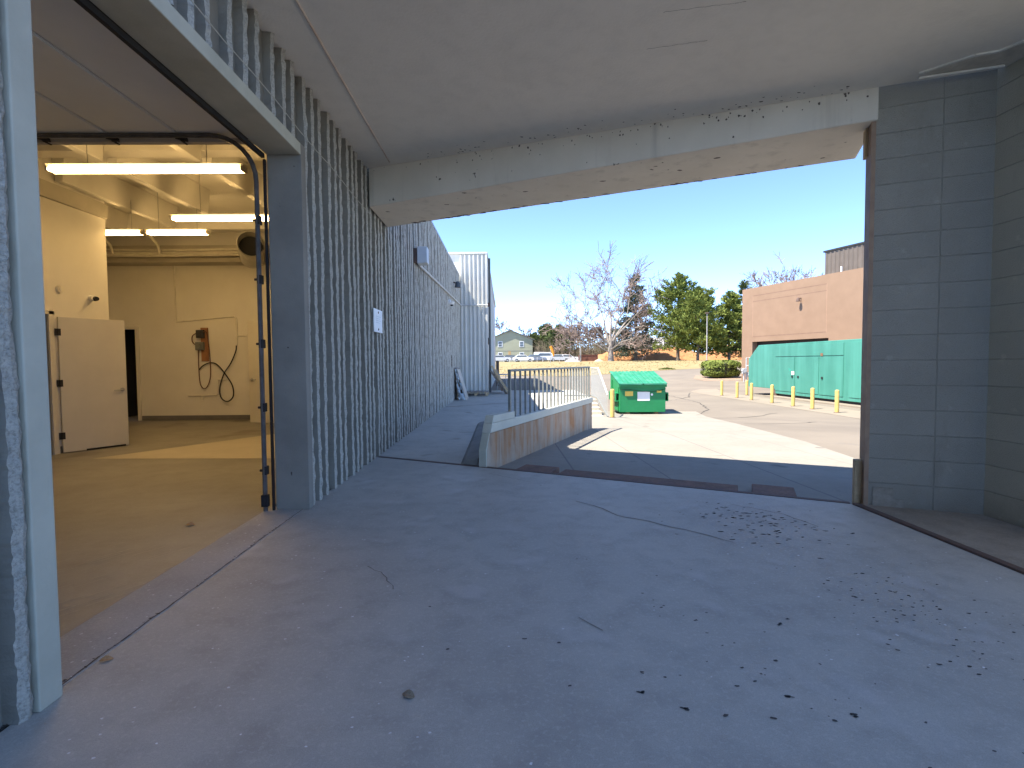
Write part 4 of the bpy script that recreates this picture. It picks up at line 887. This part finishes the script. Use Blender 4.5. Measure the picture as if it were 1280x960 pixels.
# ------------------------------------------------------------------ vegetation
def foliage_mat(name, a, b_, c):
    m, nt, p, vec = nt_new(name)
    col = mix(nt, rmap(nt, noise(nt, vec, 1.1, 3), .38, .62), a, b_)
    col = mix(nt, rmap(nt, noise(nt, vec, 4.5, 2), .5, .7, 0, .8), col, c)
    lk(nt, col, p.inputs['Base Color']); p.inputs['Roughness'].default_value = .8; p.inputs['Specular IOR Level'].default_value = .15
    MATS[name] = m; return m
pine_a = foliage_mat('pine_needles', (.12, .155, .035), (.20, .225, .05), (.06, .09, .025))
pine_b = foliage_mat('blue_needles', (.10, .125, .085), (.15, .17, .115), (.06, .08, .055))
pine_c = foliage_mat('dark_needles', (.075, .105, .04), (.125, .145, .045), (.04, .06, .025))
bark = mat('pine_bark', (.20, .15, .11), (.13, .1, .075), 6, .95, .6, 15)
pale_bark = mat('cottonwood_bark', (.30, .255, .215), (.22, .19, .16), 4, .95, .5, 12)
twig_m = mat('bare_twigs', (.27, .20, .165), (.22, .165, .14), 1, .95, 0)
def tuft(mb, p, d, size, r):
    """a spray of narrow needle clumps around p pointing along d"""
    for k in range(4):
        v = (d + Vector((r.uniform(-.9, .9), r.uniform(-.9, .9), r.uniform(-.5, .9)))).normalized() * size * r.uniform(.7, 1.3)
        s = v.orthogonal().normalized(); s.rotate(Matrix.Rotation(r.uniform(0, 2 * PI), 3, v.normalized())); s *= size * .2
        q = p + Vector((r.uniform(-.5, .5), r.uniform(-.5, .5), r.uniform(-.4, .4))) * size
        mb.face([q - s * .5, q + v * .5 - s, q + v, q + v * .5 + s])
def conifer(loc, H, rad, lab, m, seed, shape='pine', base=.12, dens=1.0, lean=0.):
    r = random.Random(seed); t = thing('evergreen_tree', lab, 'tree', loc, 0, None)
    tr = MB(); wob = [(lean * f * H + r.uniform(-.1, .1), r.uniform(-.1, .1), f * H) for f in (0, .2, .4, .6, .8, 1)]
    wob[0] = (0, 0, -.3); tr.tube(wob, [H * .022 * (1 - .9 * i / 5) for i in range(6)], 8); 
    cr = MB(); nb = int((84 if shape == 'pine' else 95) * dens)
    for i in range(nb):
        f = base + (1 - base) * ((i + r.random()) / nb) ** .9
        if shape == 'pine':
            prof_ = math.sin(PI * min(1, (f - base) / (1 - base) * .80 + .22)) ** .75; L = rad * prof_ * r.choice((.55, .8, 1, 1.05, 1.15)); el = .1 + .75 * f
        else:
            prof_ = (1 - f) ** .75 * 1.15 + .06; L = rad * prof_ * r.choice((.7, .9, 1, 1.1)); el = -.12 + .5 * f
        az = r.uniform(0, 2 * PI); d = Vector((math.cos(az), math.sin(az), el)).normalized()
        p0_ = Vector((lean * f * H, 0, f * H - (.1 * L if shape == 'pine' else 0)))
        br = [p0_ + d * L * u + Vector((0, 0, (-.10 if shape != 'pine' else .06) * L * math.sin(u * PI) + .04 * u * L)) for u in (0, .35, .7, 1)]
        tr.tube(br, [H * .007 * (1.1 - f), H * .005 * (1.1 - f), H * .0035 * (1.1 - f), .012], 4, False)
        ns = max(7, int(L * (19 if shape == 'pine' else 14)))
        for k in range(ns):
            u = .25 + .8 * (k + r.random()) / ns if L > 1 else r.random()
            side = Vector((-d.y, d.x, 0)) * r.gauss(0, .20) * L * (1.05 - u * .5)
            q = p0_ + d * L * u + side + Vector((0, 0, r.gauss(0, .07) * L))
            dd = (d * .7 + side.normalized() * .5 + Vector((0, 0, .35 if shape == 'pine' else .05))).normalized()
            tuft(cr, q, dd, r.uniform(.30, .55), r)
    obj('trunk', tr, bark, t, smooth=True); obj('crown', cr, m, t)
    return t
def at(px, y, dy=0):                   # lateral position of a sight line at distance y (metres)
    return (px - 631.5) / 640 * y
def bare(loc, H, lab, seed, limbs=None, m1=pale_bark, m2=twig_m, depth=5, spread=.55, r0=.02, up=.18, name='bare_tree', tw=.014, kids=(2, 3)):
    r = random.Random(seed); t = thing(name, lab, 'tree', loc, 0, None)
    tr, cr = MB(), MB()
    def grow(p, d, L, rad, lev):
        n = 3 if lev < 4 else 2; pts = [p]; dd = d
        for k in range(n):
            dd = (dd + Vector((r.gauss(0, .13), r.gauss(0, .13), r.gauss(0, .08) + up * .25))).normalized()
            pts.append(pts[-1] + dd * L / n)
        rr = [max(tw, rad * (1 - .42 * k / n)) for k in range(n + 1)]
        (tr if lev <= 2 else cr).tube(pts, rr, 6 if lev < 2 else (4 if lev < 3 else 3), False)
        if lev >= depth: return
        for c in range(r.choice(kids)):
            k = r.choice(range(max(1, n - 1), n + 1)) if c else n
            b_ = pts[k]; ang_ = r.uniform(0, 2 * PI); o_ = dd.orthogonal(); o_.rotate(Matrix.Rotation(ang_, 3, dd))
            nd_ = (dd + o_ * spread * r.uniform(.6, 1.4) + Vector((0, 0, up))).normalized()
            grow(b_, nd_, L * r.uniform(.62, .86), rr[k] * (.78 if c == 0 else .6), lev + 1)
        if lev >= 2:
            for c in range(2):
                k = r.uniform(.3, 1); b_ = pts[0].lerp(pts[-1], k); o_ = dd.orthogonal(); o_.rotate(Matrix.Rotation(r.uniform(0, 2 * PI), 3, dd))
                grow(b_, (dd * .5 + o_ + Vector((0, 0, .2))).normalized(), L * .45, tw * 1.2, depth)
    if limbs is None:
        grow(Vector((0, 0, -.2)), Vector((r.uniform(-.1, .1), r.uniform(-.1, .1), 1)).normalized(), H * .30, H * r0, 0)
    else:
        for p, d, L, rad in limbs: grow(Vector(p), Vector(d).normalized(), L, rad, 1)
        tr.tube([(0, 0, -.3), (.05, 0, 1.2), (0, .05, 2.4), (.05, 0, 3.6)], [H * .034, H * .026, H * .024, H * .020], 10, False)
    obj('trunk', tr, m1, t, smooth=True); obj('crown', cr, m2, t)
    return t
YT = 90; xt = at(764.5, YT)
limbs = [((0, 0, 1.8), (-.25, .1, 1), 5.2, .26), ((0, 0, 2.2), (.18, -.1, 1), 5.6, .30), ((0, 0, 3.0), (-.02, .1, 1), 5.5, .26), ((0, 0, 2.6), (.5, .15, 1), 5.0, .22), ((0, 0, 2.4), (-.55, .1, .9), 5.0, .20),
         ((0, 0, 1.6), (1, .1, .32), 4.6, .14), ((0, 0, 2.2), (1, -.3, .6), 4.6, .15), ((0, 0, 1.5), (-1, -.1, .35), 4.2, .14), ((0, 0, 2.0), (-1, .2, .6), 4.0, .14), ((0, 0, 2.0), (.2, -1, .5), 3.5, .14), ((0, 0, 3.2), (.3, .3, 1), 6.2, .22)]
bare((xt, YT, zg(xt, YT)), 18, 'tall bare cottonwood with pale spreading limbs behind the dumpster', 21, limbs, depth=6, spread=.55, up=.12, tw=.034)
def con(px, y, H, rad, lab, m, seed, **k):
    x = at(px, y); conifer((x, y, zg(x, y)), H, rad, lab, m, seed, **k)
con(796, 97, 16.2, 4.2, 'slim grey green spruce behind the bare cottonwood', pine_b, 5, shape='spruce', base=.08)
con(849, 88, 14.9, 4.5, 'taller left pine of the pair on the dirt bank', pine_a, 6)
con(874, 84, 11.9, 4.5, 'lower rounder pine right beside the street light', pine_a, 7, dens=1.15)
con(914, 86, 11.3, 4.4, 'pine with layered branches left of the tan building', pine_a, 8, shape='spruce', base=.1, dens=1.2)
con(932, 92, 14.0, 3.4, 'narrow dark conifer peeking out at the tan building corner', pine_c, 9, shape='spruce')
brown_twig = mat('brown_twigs', (.19, .135, .105), (.145, .105, .085), .5, .95, 0)
tl = [(678, 150, 11.5, 'bare tree right of the pale green house'), (706, 140, 11, 'reddish bare tree behind the orange windsock'), (722, 132, 10.5, 'bare tree above the rusty container'), (738, 138, 12.5, 'grey bare tree left of the tall cottonwood'), (655, 165, 13, 'bare tree rising behind the roof of the green house'),
      (692, 160, 12, 'bare tree among the dark shrubs behind the parked cars'), (625, 150, 14.5, 'bare tree at the corner of the pale annex'), (752, 120, 9.5, 'small bare tree touching the cottonwood trunk'), (775, 135, 10, 'bare tree behind the spruce foot'), (716, 155, 12.5, 'far bare tree in the middle of the tree line'), (730, 162, 13, 'far bare tree above the gravel pile'), (746, 148, 11.5, 'bare brown tree close behind the cottonwood, left of its trunk'), (664, 142, 10.5, 'bare tree at the right eave of the green house'), (785, 142, 11, 'bare tree behind the cottonwood, right of its trunk')]
for i, (px, y, H, lab) in enumerate(tl):
    x = at(px, y); bare((x, y, zg(x, y)), H, lab, 40 + i, depth=6, spread=.8, up=.12, r0=.016, m1=brown_twig, m2=brown_twig, tw=.065, kids=(2, 3))
x = at(985, 95); bare((x, 95, zg(x, 95)), 20, 'bare twigs of a tree rising behind the tan building roof', 77, depth=6, spread=.6, tw=.045, kids=(2, 3))
con(684, 125, 9.0, 3.4, 'olive evergreen beside the green house', pine_c, 31, base=.02)
con(700, 118, 8.2, 3.2, 'dark evergreen behind the orange windsock', pine_c, 32, base=.02)
con(670, 128, 7.0, 2.6, 'low dark evergreen at the right wall of the green house', pine_c, 33, base=.02)
th = MB(); tr_ = random.Random(12)
for k in range(6500):
    px_ = tr_.uniform(612, 815); y = tr_.uniform(112, 140); y = max(y, 139.) if px_ < 671 else y; x = at(px_, y); z = zg(x, y); h = tr_.uniform(1.5, 5.2) * (1 + .7 * mnoise.noise(Vector((x * .25, y * .2, 3))))
    a1 = tr_.uniform(0, PI); w = tr_.uniform(.04, .10); lx, ly = tr_.uniform(-.9, .9), tr_.uniform(-.6, .6)
    th.face([(x - w * math.cos(a1), y - w * math.sin(a1), z - .1), (x + w * math.cos(a1), y + w * math.sin(a1), z - .1), (x + lx, y + ly, z + h)])
    for q in range(3):
        f = tr_.uniform(.3, .9); bx, by, bz = x + lx * f, y + ly * f, z + h * f
        th.face([(bx, by, bz), (bx + .06, by, bz + .06), (bx + tr_.uniform(-1, 1), by + tr_.uniform(-.6, .6), bz + tr_.uniform(.3, 1.2))])
tag(obj('brush_thicket', th, mat('brush_twigs', (.19, .14, .10), (.12, .11, .06), .35, .95, 0)), 'tangled brown brush under the far line of bare trees', 'brush', None, 'stuff')
# clipped hedge and weeds
hz_ = zg(20.6, 48)
HG = thing('hedge', 'clipped flat topped green hedge beside the tan building', 'hedge', (20.45, 48.2, hz_))
hm = MB(); hr = random.Random(8)
for k in range(5200):
    u, v = hr.uniform(0, 2 * PI), math.acos(hr.uniform(-.75, 1)); rr_ = hr.uniform(.86, 1.02)
    q = Vector((math.sin(v) * math.cos(u), math.sin(v) * math.sin(u), math.cos(v)))
    q = Vector([math.copysign(abs(c) ** .55, c) for c in q]); lump = 1 + .06 * mnoise.noise(q * 3)
    p = Vector((q.x * 1.72 * rr_ * lump, q.y * 1.2 * rr_ * lump, .84 + q.z * .84 * rr_ * lump))
    if p.z < .02: continue
    d = q.normalized(); s1 = d.orthogonal(); s1.rotate(Matrix.Rotation(hr.uniform(0, 6.28), 3, d)); s1 = (s1 + Vector((hr.uniform(-.6, .6), hr.uniform(-.6, .6), hr.uniform(-.6, .6)))).normalized() * .075; s2 = (d + Vector((hr.uniform(-.8, .8), hr.uniform(-.8, .8), hr.uniform(-.8, .8)))).cross(s1).normalized() * .06
    hm.face([p - s1, p + s2, p + s1, p - s2])
hc = MB(); hc.lathe([(.3, .0), (1.0, .15), (1.12, .7), (1.05, 1.3), (.4, 1.5)], (0, 0, 0), 14)
for i in range(len(hc.v)): x_, y_, z_ = hc.v[i]; hc.v[i] = (x_ * 1.4, y_ * .95, z_)
obj('leaves', hm, foliage_mat('hedge_leaves', (.13, .17, .035), (.19, .22, .05), (.09, .12, .025)), HG); obj('branches', hc, mat('hedge_wood', (.06, .065, .03), bumps=0), HG, smooth=True)
wz = MB()
for k in range(500):
    a1 = hr.uniform(0, 6.28); q = math.sqrt(hr.random()); x_, y_ = q * 1.1 * math.cos(a1), q * .6 * math.sin(a1); h = .34 * (1 - q * .7) * hr.uniform(.5, 1)
    wz.face([(x_ - .05, y_, 0), (x_ + .05, y_ + .03, 0), (x_ + hr.uniform(-.1, .1), y_ + hr.uniform(-.1, .1), h)])
x = at(836, 63); o = tag(obj('weed_clump', wz, MATS['hedge_leaves']), 'low green weed clump at the near edge of the lawn', 'plant'); o.location = (x, 63.2, zg(x, 63.2) + .02)

# ------------------------------------------------------------------ far things
x = at(885.5, 70.5); LP = thing('street_lamp', 'slender grey street lamp pole before the pines', 'street lamp', (x, 70.5, zg(x, 70.5)))
s_ = MB(); s_.tube([(0, 0, 0), (0, 0, 7.0)], [.09, .06], 10); obj('pole', s_, mat('lamp_pole', (.36, .34, .32), bumps=0), LP, smooth=True)
s_ = MB(); s_.box(-.22, .22, -.18, .18, 6.95, 7.12); obj('lamp_head', s_, steel_dark, LP, bevel=.03)
s_ = MB(); s_.lathe([(.2, 0), (.2, .5), (.1, .55)], (0, 0, 0), 12); obj('base', s_, side_m, LP)
YH = 122; xh = at(639, YH); hz = zg(xh, YH)
HS = thing('house', 'pale green two storey house with a gable end', 'house', (xh, YH, hz))
sid = mat('green_siding', (.36, .36, .25), (.33, .33, .23), .8, .8, 0)
s_ = MB(); s_.extrude([(-5.4, 0, 0), (5.3, 0, 0), (5.3, 0, 5.2), (0, 0, 7.4), (-5.4, 0, 5.2)], (0, 14, 0)); obj('wall', s_, sid, HS)
s_ = MB()
for sx in (-1, 1): s_.extrude([(0, -.4, 7.43), (sx * 5.8, -.4, 5.06), (sx * 5.8, -.4, 5.22), (0, -.4, 7.62)], (0, 14.8, 0))
obj('roof', s_, mat('shingles', (.17, .16, .15), (.13, .12, .11), 2, .9, .2), HS)
s_ = MB(); s_.box(-5.42, 5.32, -.03, -.005, 2.55, 2.72); obj('belly_band', s_, mat('band_paint', (.33, .33, .25), bumps=0), HS)
s_ = MB(); s_.box(-.5, .1, -.02, -.004, 1.6, 2.5); obj('rust_stain', s_, mat('orange_stain', (.5, .33, .15), bumps=0), HS)
for x_ in (-2.4, 2.7):
    for z_ in (.9, 3.5):
        s_ = MB(); s_.box(x_ - .55, x_ + .55, -.06, -.004, z_, z_ + 1.35); w0 = obj('window', s_, white_paint, HS)
        s_ = MB(); s_.box(x_ - .4, x_ + .4, -.075, -.062, z_ + .14, z_ + .62); s_.box(x_ - .4, x_ + .4, -.075, -.062, z_ + .72, z_ + 1.2); obj('pane', s_, mat('far_glass', (.10, .12, .14), bumps=0, rough=.1), w0)
H2x = at(822, 128); H2 = thing('house', 'low house with a grey roof half hidden behind the pines', 'house', (H2x, 128, zg(H2x, 128)))
s_ = MB(); s_.box(-7, 7, 0, 8, 0, 3.4); obj('wall', s_, mat('far_tan_wall', (.42, .37, .32), bumps=0), H2)
s_ = MB(); s_.extrude([(-7.6, -.6, 3.4), (-7.6, 4, 6.0), (-7.6, 8.6, 3.4)], (15.2, 0, 0)); obj('roof', s_, mat('grey_shingles', (.30, .28, .26), (.25, .235, .22), 1, .9, .2), H2)
xw = at(689, 86); WS = thing('windsock', 'drooping orange windsock on a thin pole beyond the lawn', 'windsock', (xw, 86, zg(xw, 86)))
s_ = MB(); s_.tube([(0, 0, 0), (0, 0, 2.75)], .045, 8); obj('pole', s_, steel, WS)
s_ = MB(); s_.tube([(.02, 0, 2.85), (.16, 0, 2.55), (.38, 0, 2.0), (.50, 0, 1.5), (.50, 0, 1.15)], [.22, .25, .23, .19, .12], 10); obj('sock', s_, mat('orange_cloth', (.72, .27, .03), (.8, .33, .05), 3, .7, 0), WS, smooth=True)
xr = at(738, 90); RC = thing('roll_off_container', 'rust red open container standing at the lawn edge', 'container', (xr, 90, zg(xr, 90)))
rm = mat('rust_red_paint', (.20, .075, .045), (.15, .06, .04), 2, .8, .1)
s_ = MB(); s_.box(-1.4, 1.4, 0, .06, .1, 1.15); s_.box(-1.4, 1.4, 3.94, 4, .1, 1.15); s_.box(-1.4, -1.34, .06, 3.94, .1, 1.15); s_.box(1.34, 1.4, .06, 3.94, .1, 1.15); s_.box(-1.34, 1.34, .06, 3.94, .1, .16); obj('body', s_, rm, RC)
s_ = MB(); s_.box(-1.47, 1.47, -.06, .0, 1.08, 1.2); s_.box(-1.47, -1.4, -.04, 0, 0, 1.08); s_.box(1.4, 1.47, -.04, 0, 0, 1.08); s_.box(-.5, -.44, -.04, 0, .1, 1.08); s_.box(.5, .56, -.04, 0, .1, 1.08); obj('frame', s_, rm, RC)
def pile(nm, px, y, w, h, m, lab, seed):
    x = at(px, y); s = MB(); rr2 = random.Random(seed); n, mm = 22, 7; V = []
    for j in range(mm + 1):
        for k in range(n):
            a1 = 2 * PI * k / n; q = 1 - j / mm; b1 = 1 + .25 * mnoise.noise(Vector((math.cos(a1) * 2, math.sin(a1) * 2, seed)))
            V.append((q * w * b1 * math.cos(a1), q * w * .7 * b1 * math.sin(a1), h * (1 - q ** 1.3) * rr2.uniform(.88, 1.08) - .05))
    for j in range(mm):
        for k in range(n): s.face([V[j * n + k], V[j * n + (k + 1) % n], V[(j + 1) * n + (k + 1) % n], V[(j + 1) * n + k]])
    o = tag(obj(nm, s, m, smooth=True), lab, 'pile'); o.location = (x, y, zg(x, y))
pile('gravel_pile', 717, 91, 1.6, .65, mat('white_gravel', (.66, .63, .58), (.5, .47, .43), 5, .95, .5, 20), 'pale gravel pile left of the rusty container', 4)
pile('dirt_pile', 750, 88, .9, .55, mat('tan_dirt', (.52, .38, .25), (.42, .3, .2), 4, .95, .5, 20), 'tan dirt pile right of the rusty container', 6)
gp_ = MB(); gp_.box(-.12, .12, -.12, .12, 0, 2.4); o = tag(obj('grey_post', gp_, wood_grey), 'grey timber post at the left end of the rusty container', 'post'); xg = at(726.5, 89.5); o.location = (xg, 89.5, zg(xg, 89.5))
# parked cars far behind the lawn
def car(px, y, c, lab, rz=PI / 2 * 0, van=False):
    x = at(px, y); t = thing('parked_car' if not van else 'parked_van', lab, 'car' if not van else 'van', (x, y, zg(x, y)), rz, 'vehicles parked beyond the lawn')
    cm = mat('car_paint_%s' % c[1], c[0], c[0], 1, .3, 0, spec=.5)
    L, hh = (4.4, .85) if not van else (5.0, 1.0)
    pf = [(-L / 2, .28), (L / 2, .28), (L / 2 + .03, .62), (L / 2 - .15, hh), (L * .24, hh + .06), (L * .10, hh + .55), (-L * .28, hh + .58), (-L * .43, hh + .06), (-L / 2, hh)]
    if van: pf = [(-L / 2, .3), (L / 2, .3), (L / 2 + .03, .7), (L / 2 - .1, 1.05), (L * .33, 1.2), (L * .20, 1.95), (-L / 2 + .05, 2.0), (-L / 2, 1.2)]
    s = MB(); s.extrude([(a1, -.85, b1) for a1, b1 in pf], (0, 1.7, 0)); obj('body', s, cm, t, bevel=.06)
    s = MB(); z0_ = hh + .1 if not van else 1.2; z1_ = z0_ + (.40 if not van else .55)
    s.extrude([(L * (.19 if not van else .27), -.857, z0_), (L * (.11 if not van else .20), -.857, z1_), (-L * .26, -.857, z1_), (-L * .36, -.857, z0_)], (0, .006, 0)); obj('side_window', s, MATS['far_glass'], t)
    for wx in (-L * .31, L * .31):
        for wy in (-.86, .86):
            s = MB(); s.tube([(wx, wy - .1, .32), (wx, wy + .1, .32)], .32, 14); o = obj('wheel', s, black, t)
            s = MB(); s.tube([(wx, wy * 1.12, .32), (wx, wy * 1.14, .32)], .18, 10); obj('rim', s, steel, o)
white_c, silver_c, dark_c, blue_c = ((.78, .78, .78), 'white'), ((.55, .56, .58), 'silver'), ((.05, .055, .065), 'dark'), ((.10, .14, .22), 'blue')
car(627, 106, silver_c, 'silver car parked at the left end below the green house')
car(641, 108, dark_c, 'dark car parked below the middle of the green house')
car(655, 106, white_c, 'white car parked below the right windows of the green house')
car(671, 107, blue_c, 'dark blue car parked right of the green house')
car(683, 109, white_c, 'white van parked behind the windsock pole', 0, True)
car(700, 107, silver_c, 'silver car parked right of the windsock')
car(711, 110, white_c, 'white car parked nearest the gravel pile')
# chain link style fence before the cars
FN = thing('rail_fence', 'low pale rail fence along the top of the lawn before the parked cars', 'fence', (4, 97, zg(4, 97)))
for k in range(18):
    x_ = at(617, 97) - 4 + k * 1.05; s_ = MB(); s_.box(x_ - .04, x_ + .04, -.04, .04, -.1, .95); obj('post', s_, mat('fence_white', (.62, .62, .60), bumps=0), FN)
for z_ in (.35, .65, .92):
    s_ = MB(); s_.box(at(617, 97) - 4, at(617, 97) - 4 + 17 * 1.05, -.02, .02, z_ - .025, z_ + .025); obj('rail', s_, MATS['fence_white'], FN)

# ------------------------------------------------------------------ camera, sun, sky
cam = bpy.data.cameras.new('camera'); co = bpy.data.objects.new('camera', cam); COL.objects.link(co)
Mc = [[0.99986, -0.00832, 0.01436], [-0.0147, -0.04251, 0.99899], [-0.0077, -0.99906, -0.04263]]
rx = Vector((Mc[0][0], Mc[1][0], Mc[2][0])); dn = Vector((Mc[0][1], Mc[1][1], Mc[2][1])); fw = Vector((Mc[0][2], Mc[1][2], Mc[2][2]))
m4 = Matrix(((rx.x, -dn.x, -fw.x, 0), (rx.y, -dn.y, -fw.y, 0), (rx.z, -dn.z, -fw.z, 1.4), (0, 0, 0, 1)))
co.matrix_world = m4
cam.sensor_width = 36; cam.lens = 18.0; cam.clip_end = 2000; cam.clip_start = .05
scene.camera = co
sd_ = Vector((.571, .20, -1.)).normalized()
sun = bpy.data.lights.new('sun', 'SUN'); so = bpy.data.objects.new('sun', sun); COL.objects.link(so)
sun.energy = 2.6; sun.angle = R(.5); sun.color = (1, .94, .83)
so.rotation_euler = sd_.to_track_quat('-Z', 'Y').to_euler(); so.location = (0, 0, 30)
wd = bpy.data.worlds.new('World'); scene.world = wd; wd.use_nodes = True
nt = wd.node_tree; bg = nt.nodes['Background']
sk = nt.nodes.new('ShaderNodeTexSky'); sk.sky_type = 'NISHITA'; sk.sun_disc = False
sk.sun_elevation = math.asin(-sd_.z); sk.sun_rotation = math.atan2(-sd_.x, -sd_.y) % (2 * PI)
sk.air_density = .42; sk.dust_density = 0.; sk.ozone_density = 1.; sk.altitude = 2500
hs = nt.nodes.new('ShaderNodeHueSaturation'); hs.inputs['Saturation'].default_value = 1.05; nt.links.new(sk.outputs[0], hs.inputs['Color']); nt.links.new(hs.outputs[0], bg.inputs[0]); bg.inputs[1].default_value = .135
scene.view_settings.view_transform = 'Standard'; scene.view_settings.look = 'None'
scene.view_settings.exposure = 2.55; scene.view_settings.gamma = 1; scene.view_settings.use_curve_mapping = False
scene.cycles.max_bounces = 10; scene.cycles.diffuse_bounces = 6
scene.cycles.use_denoising = True
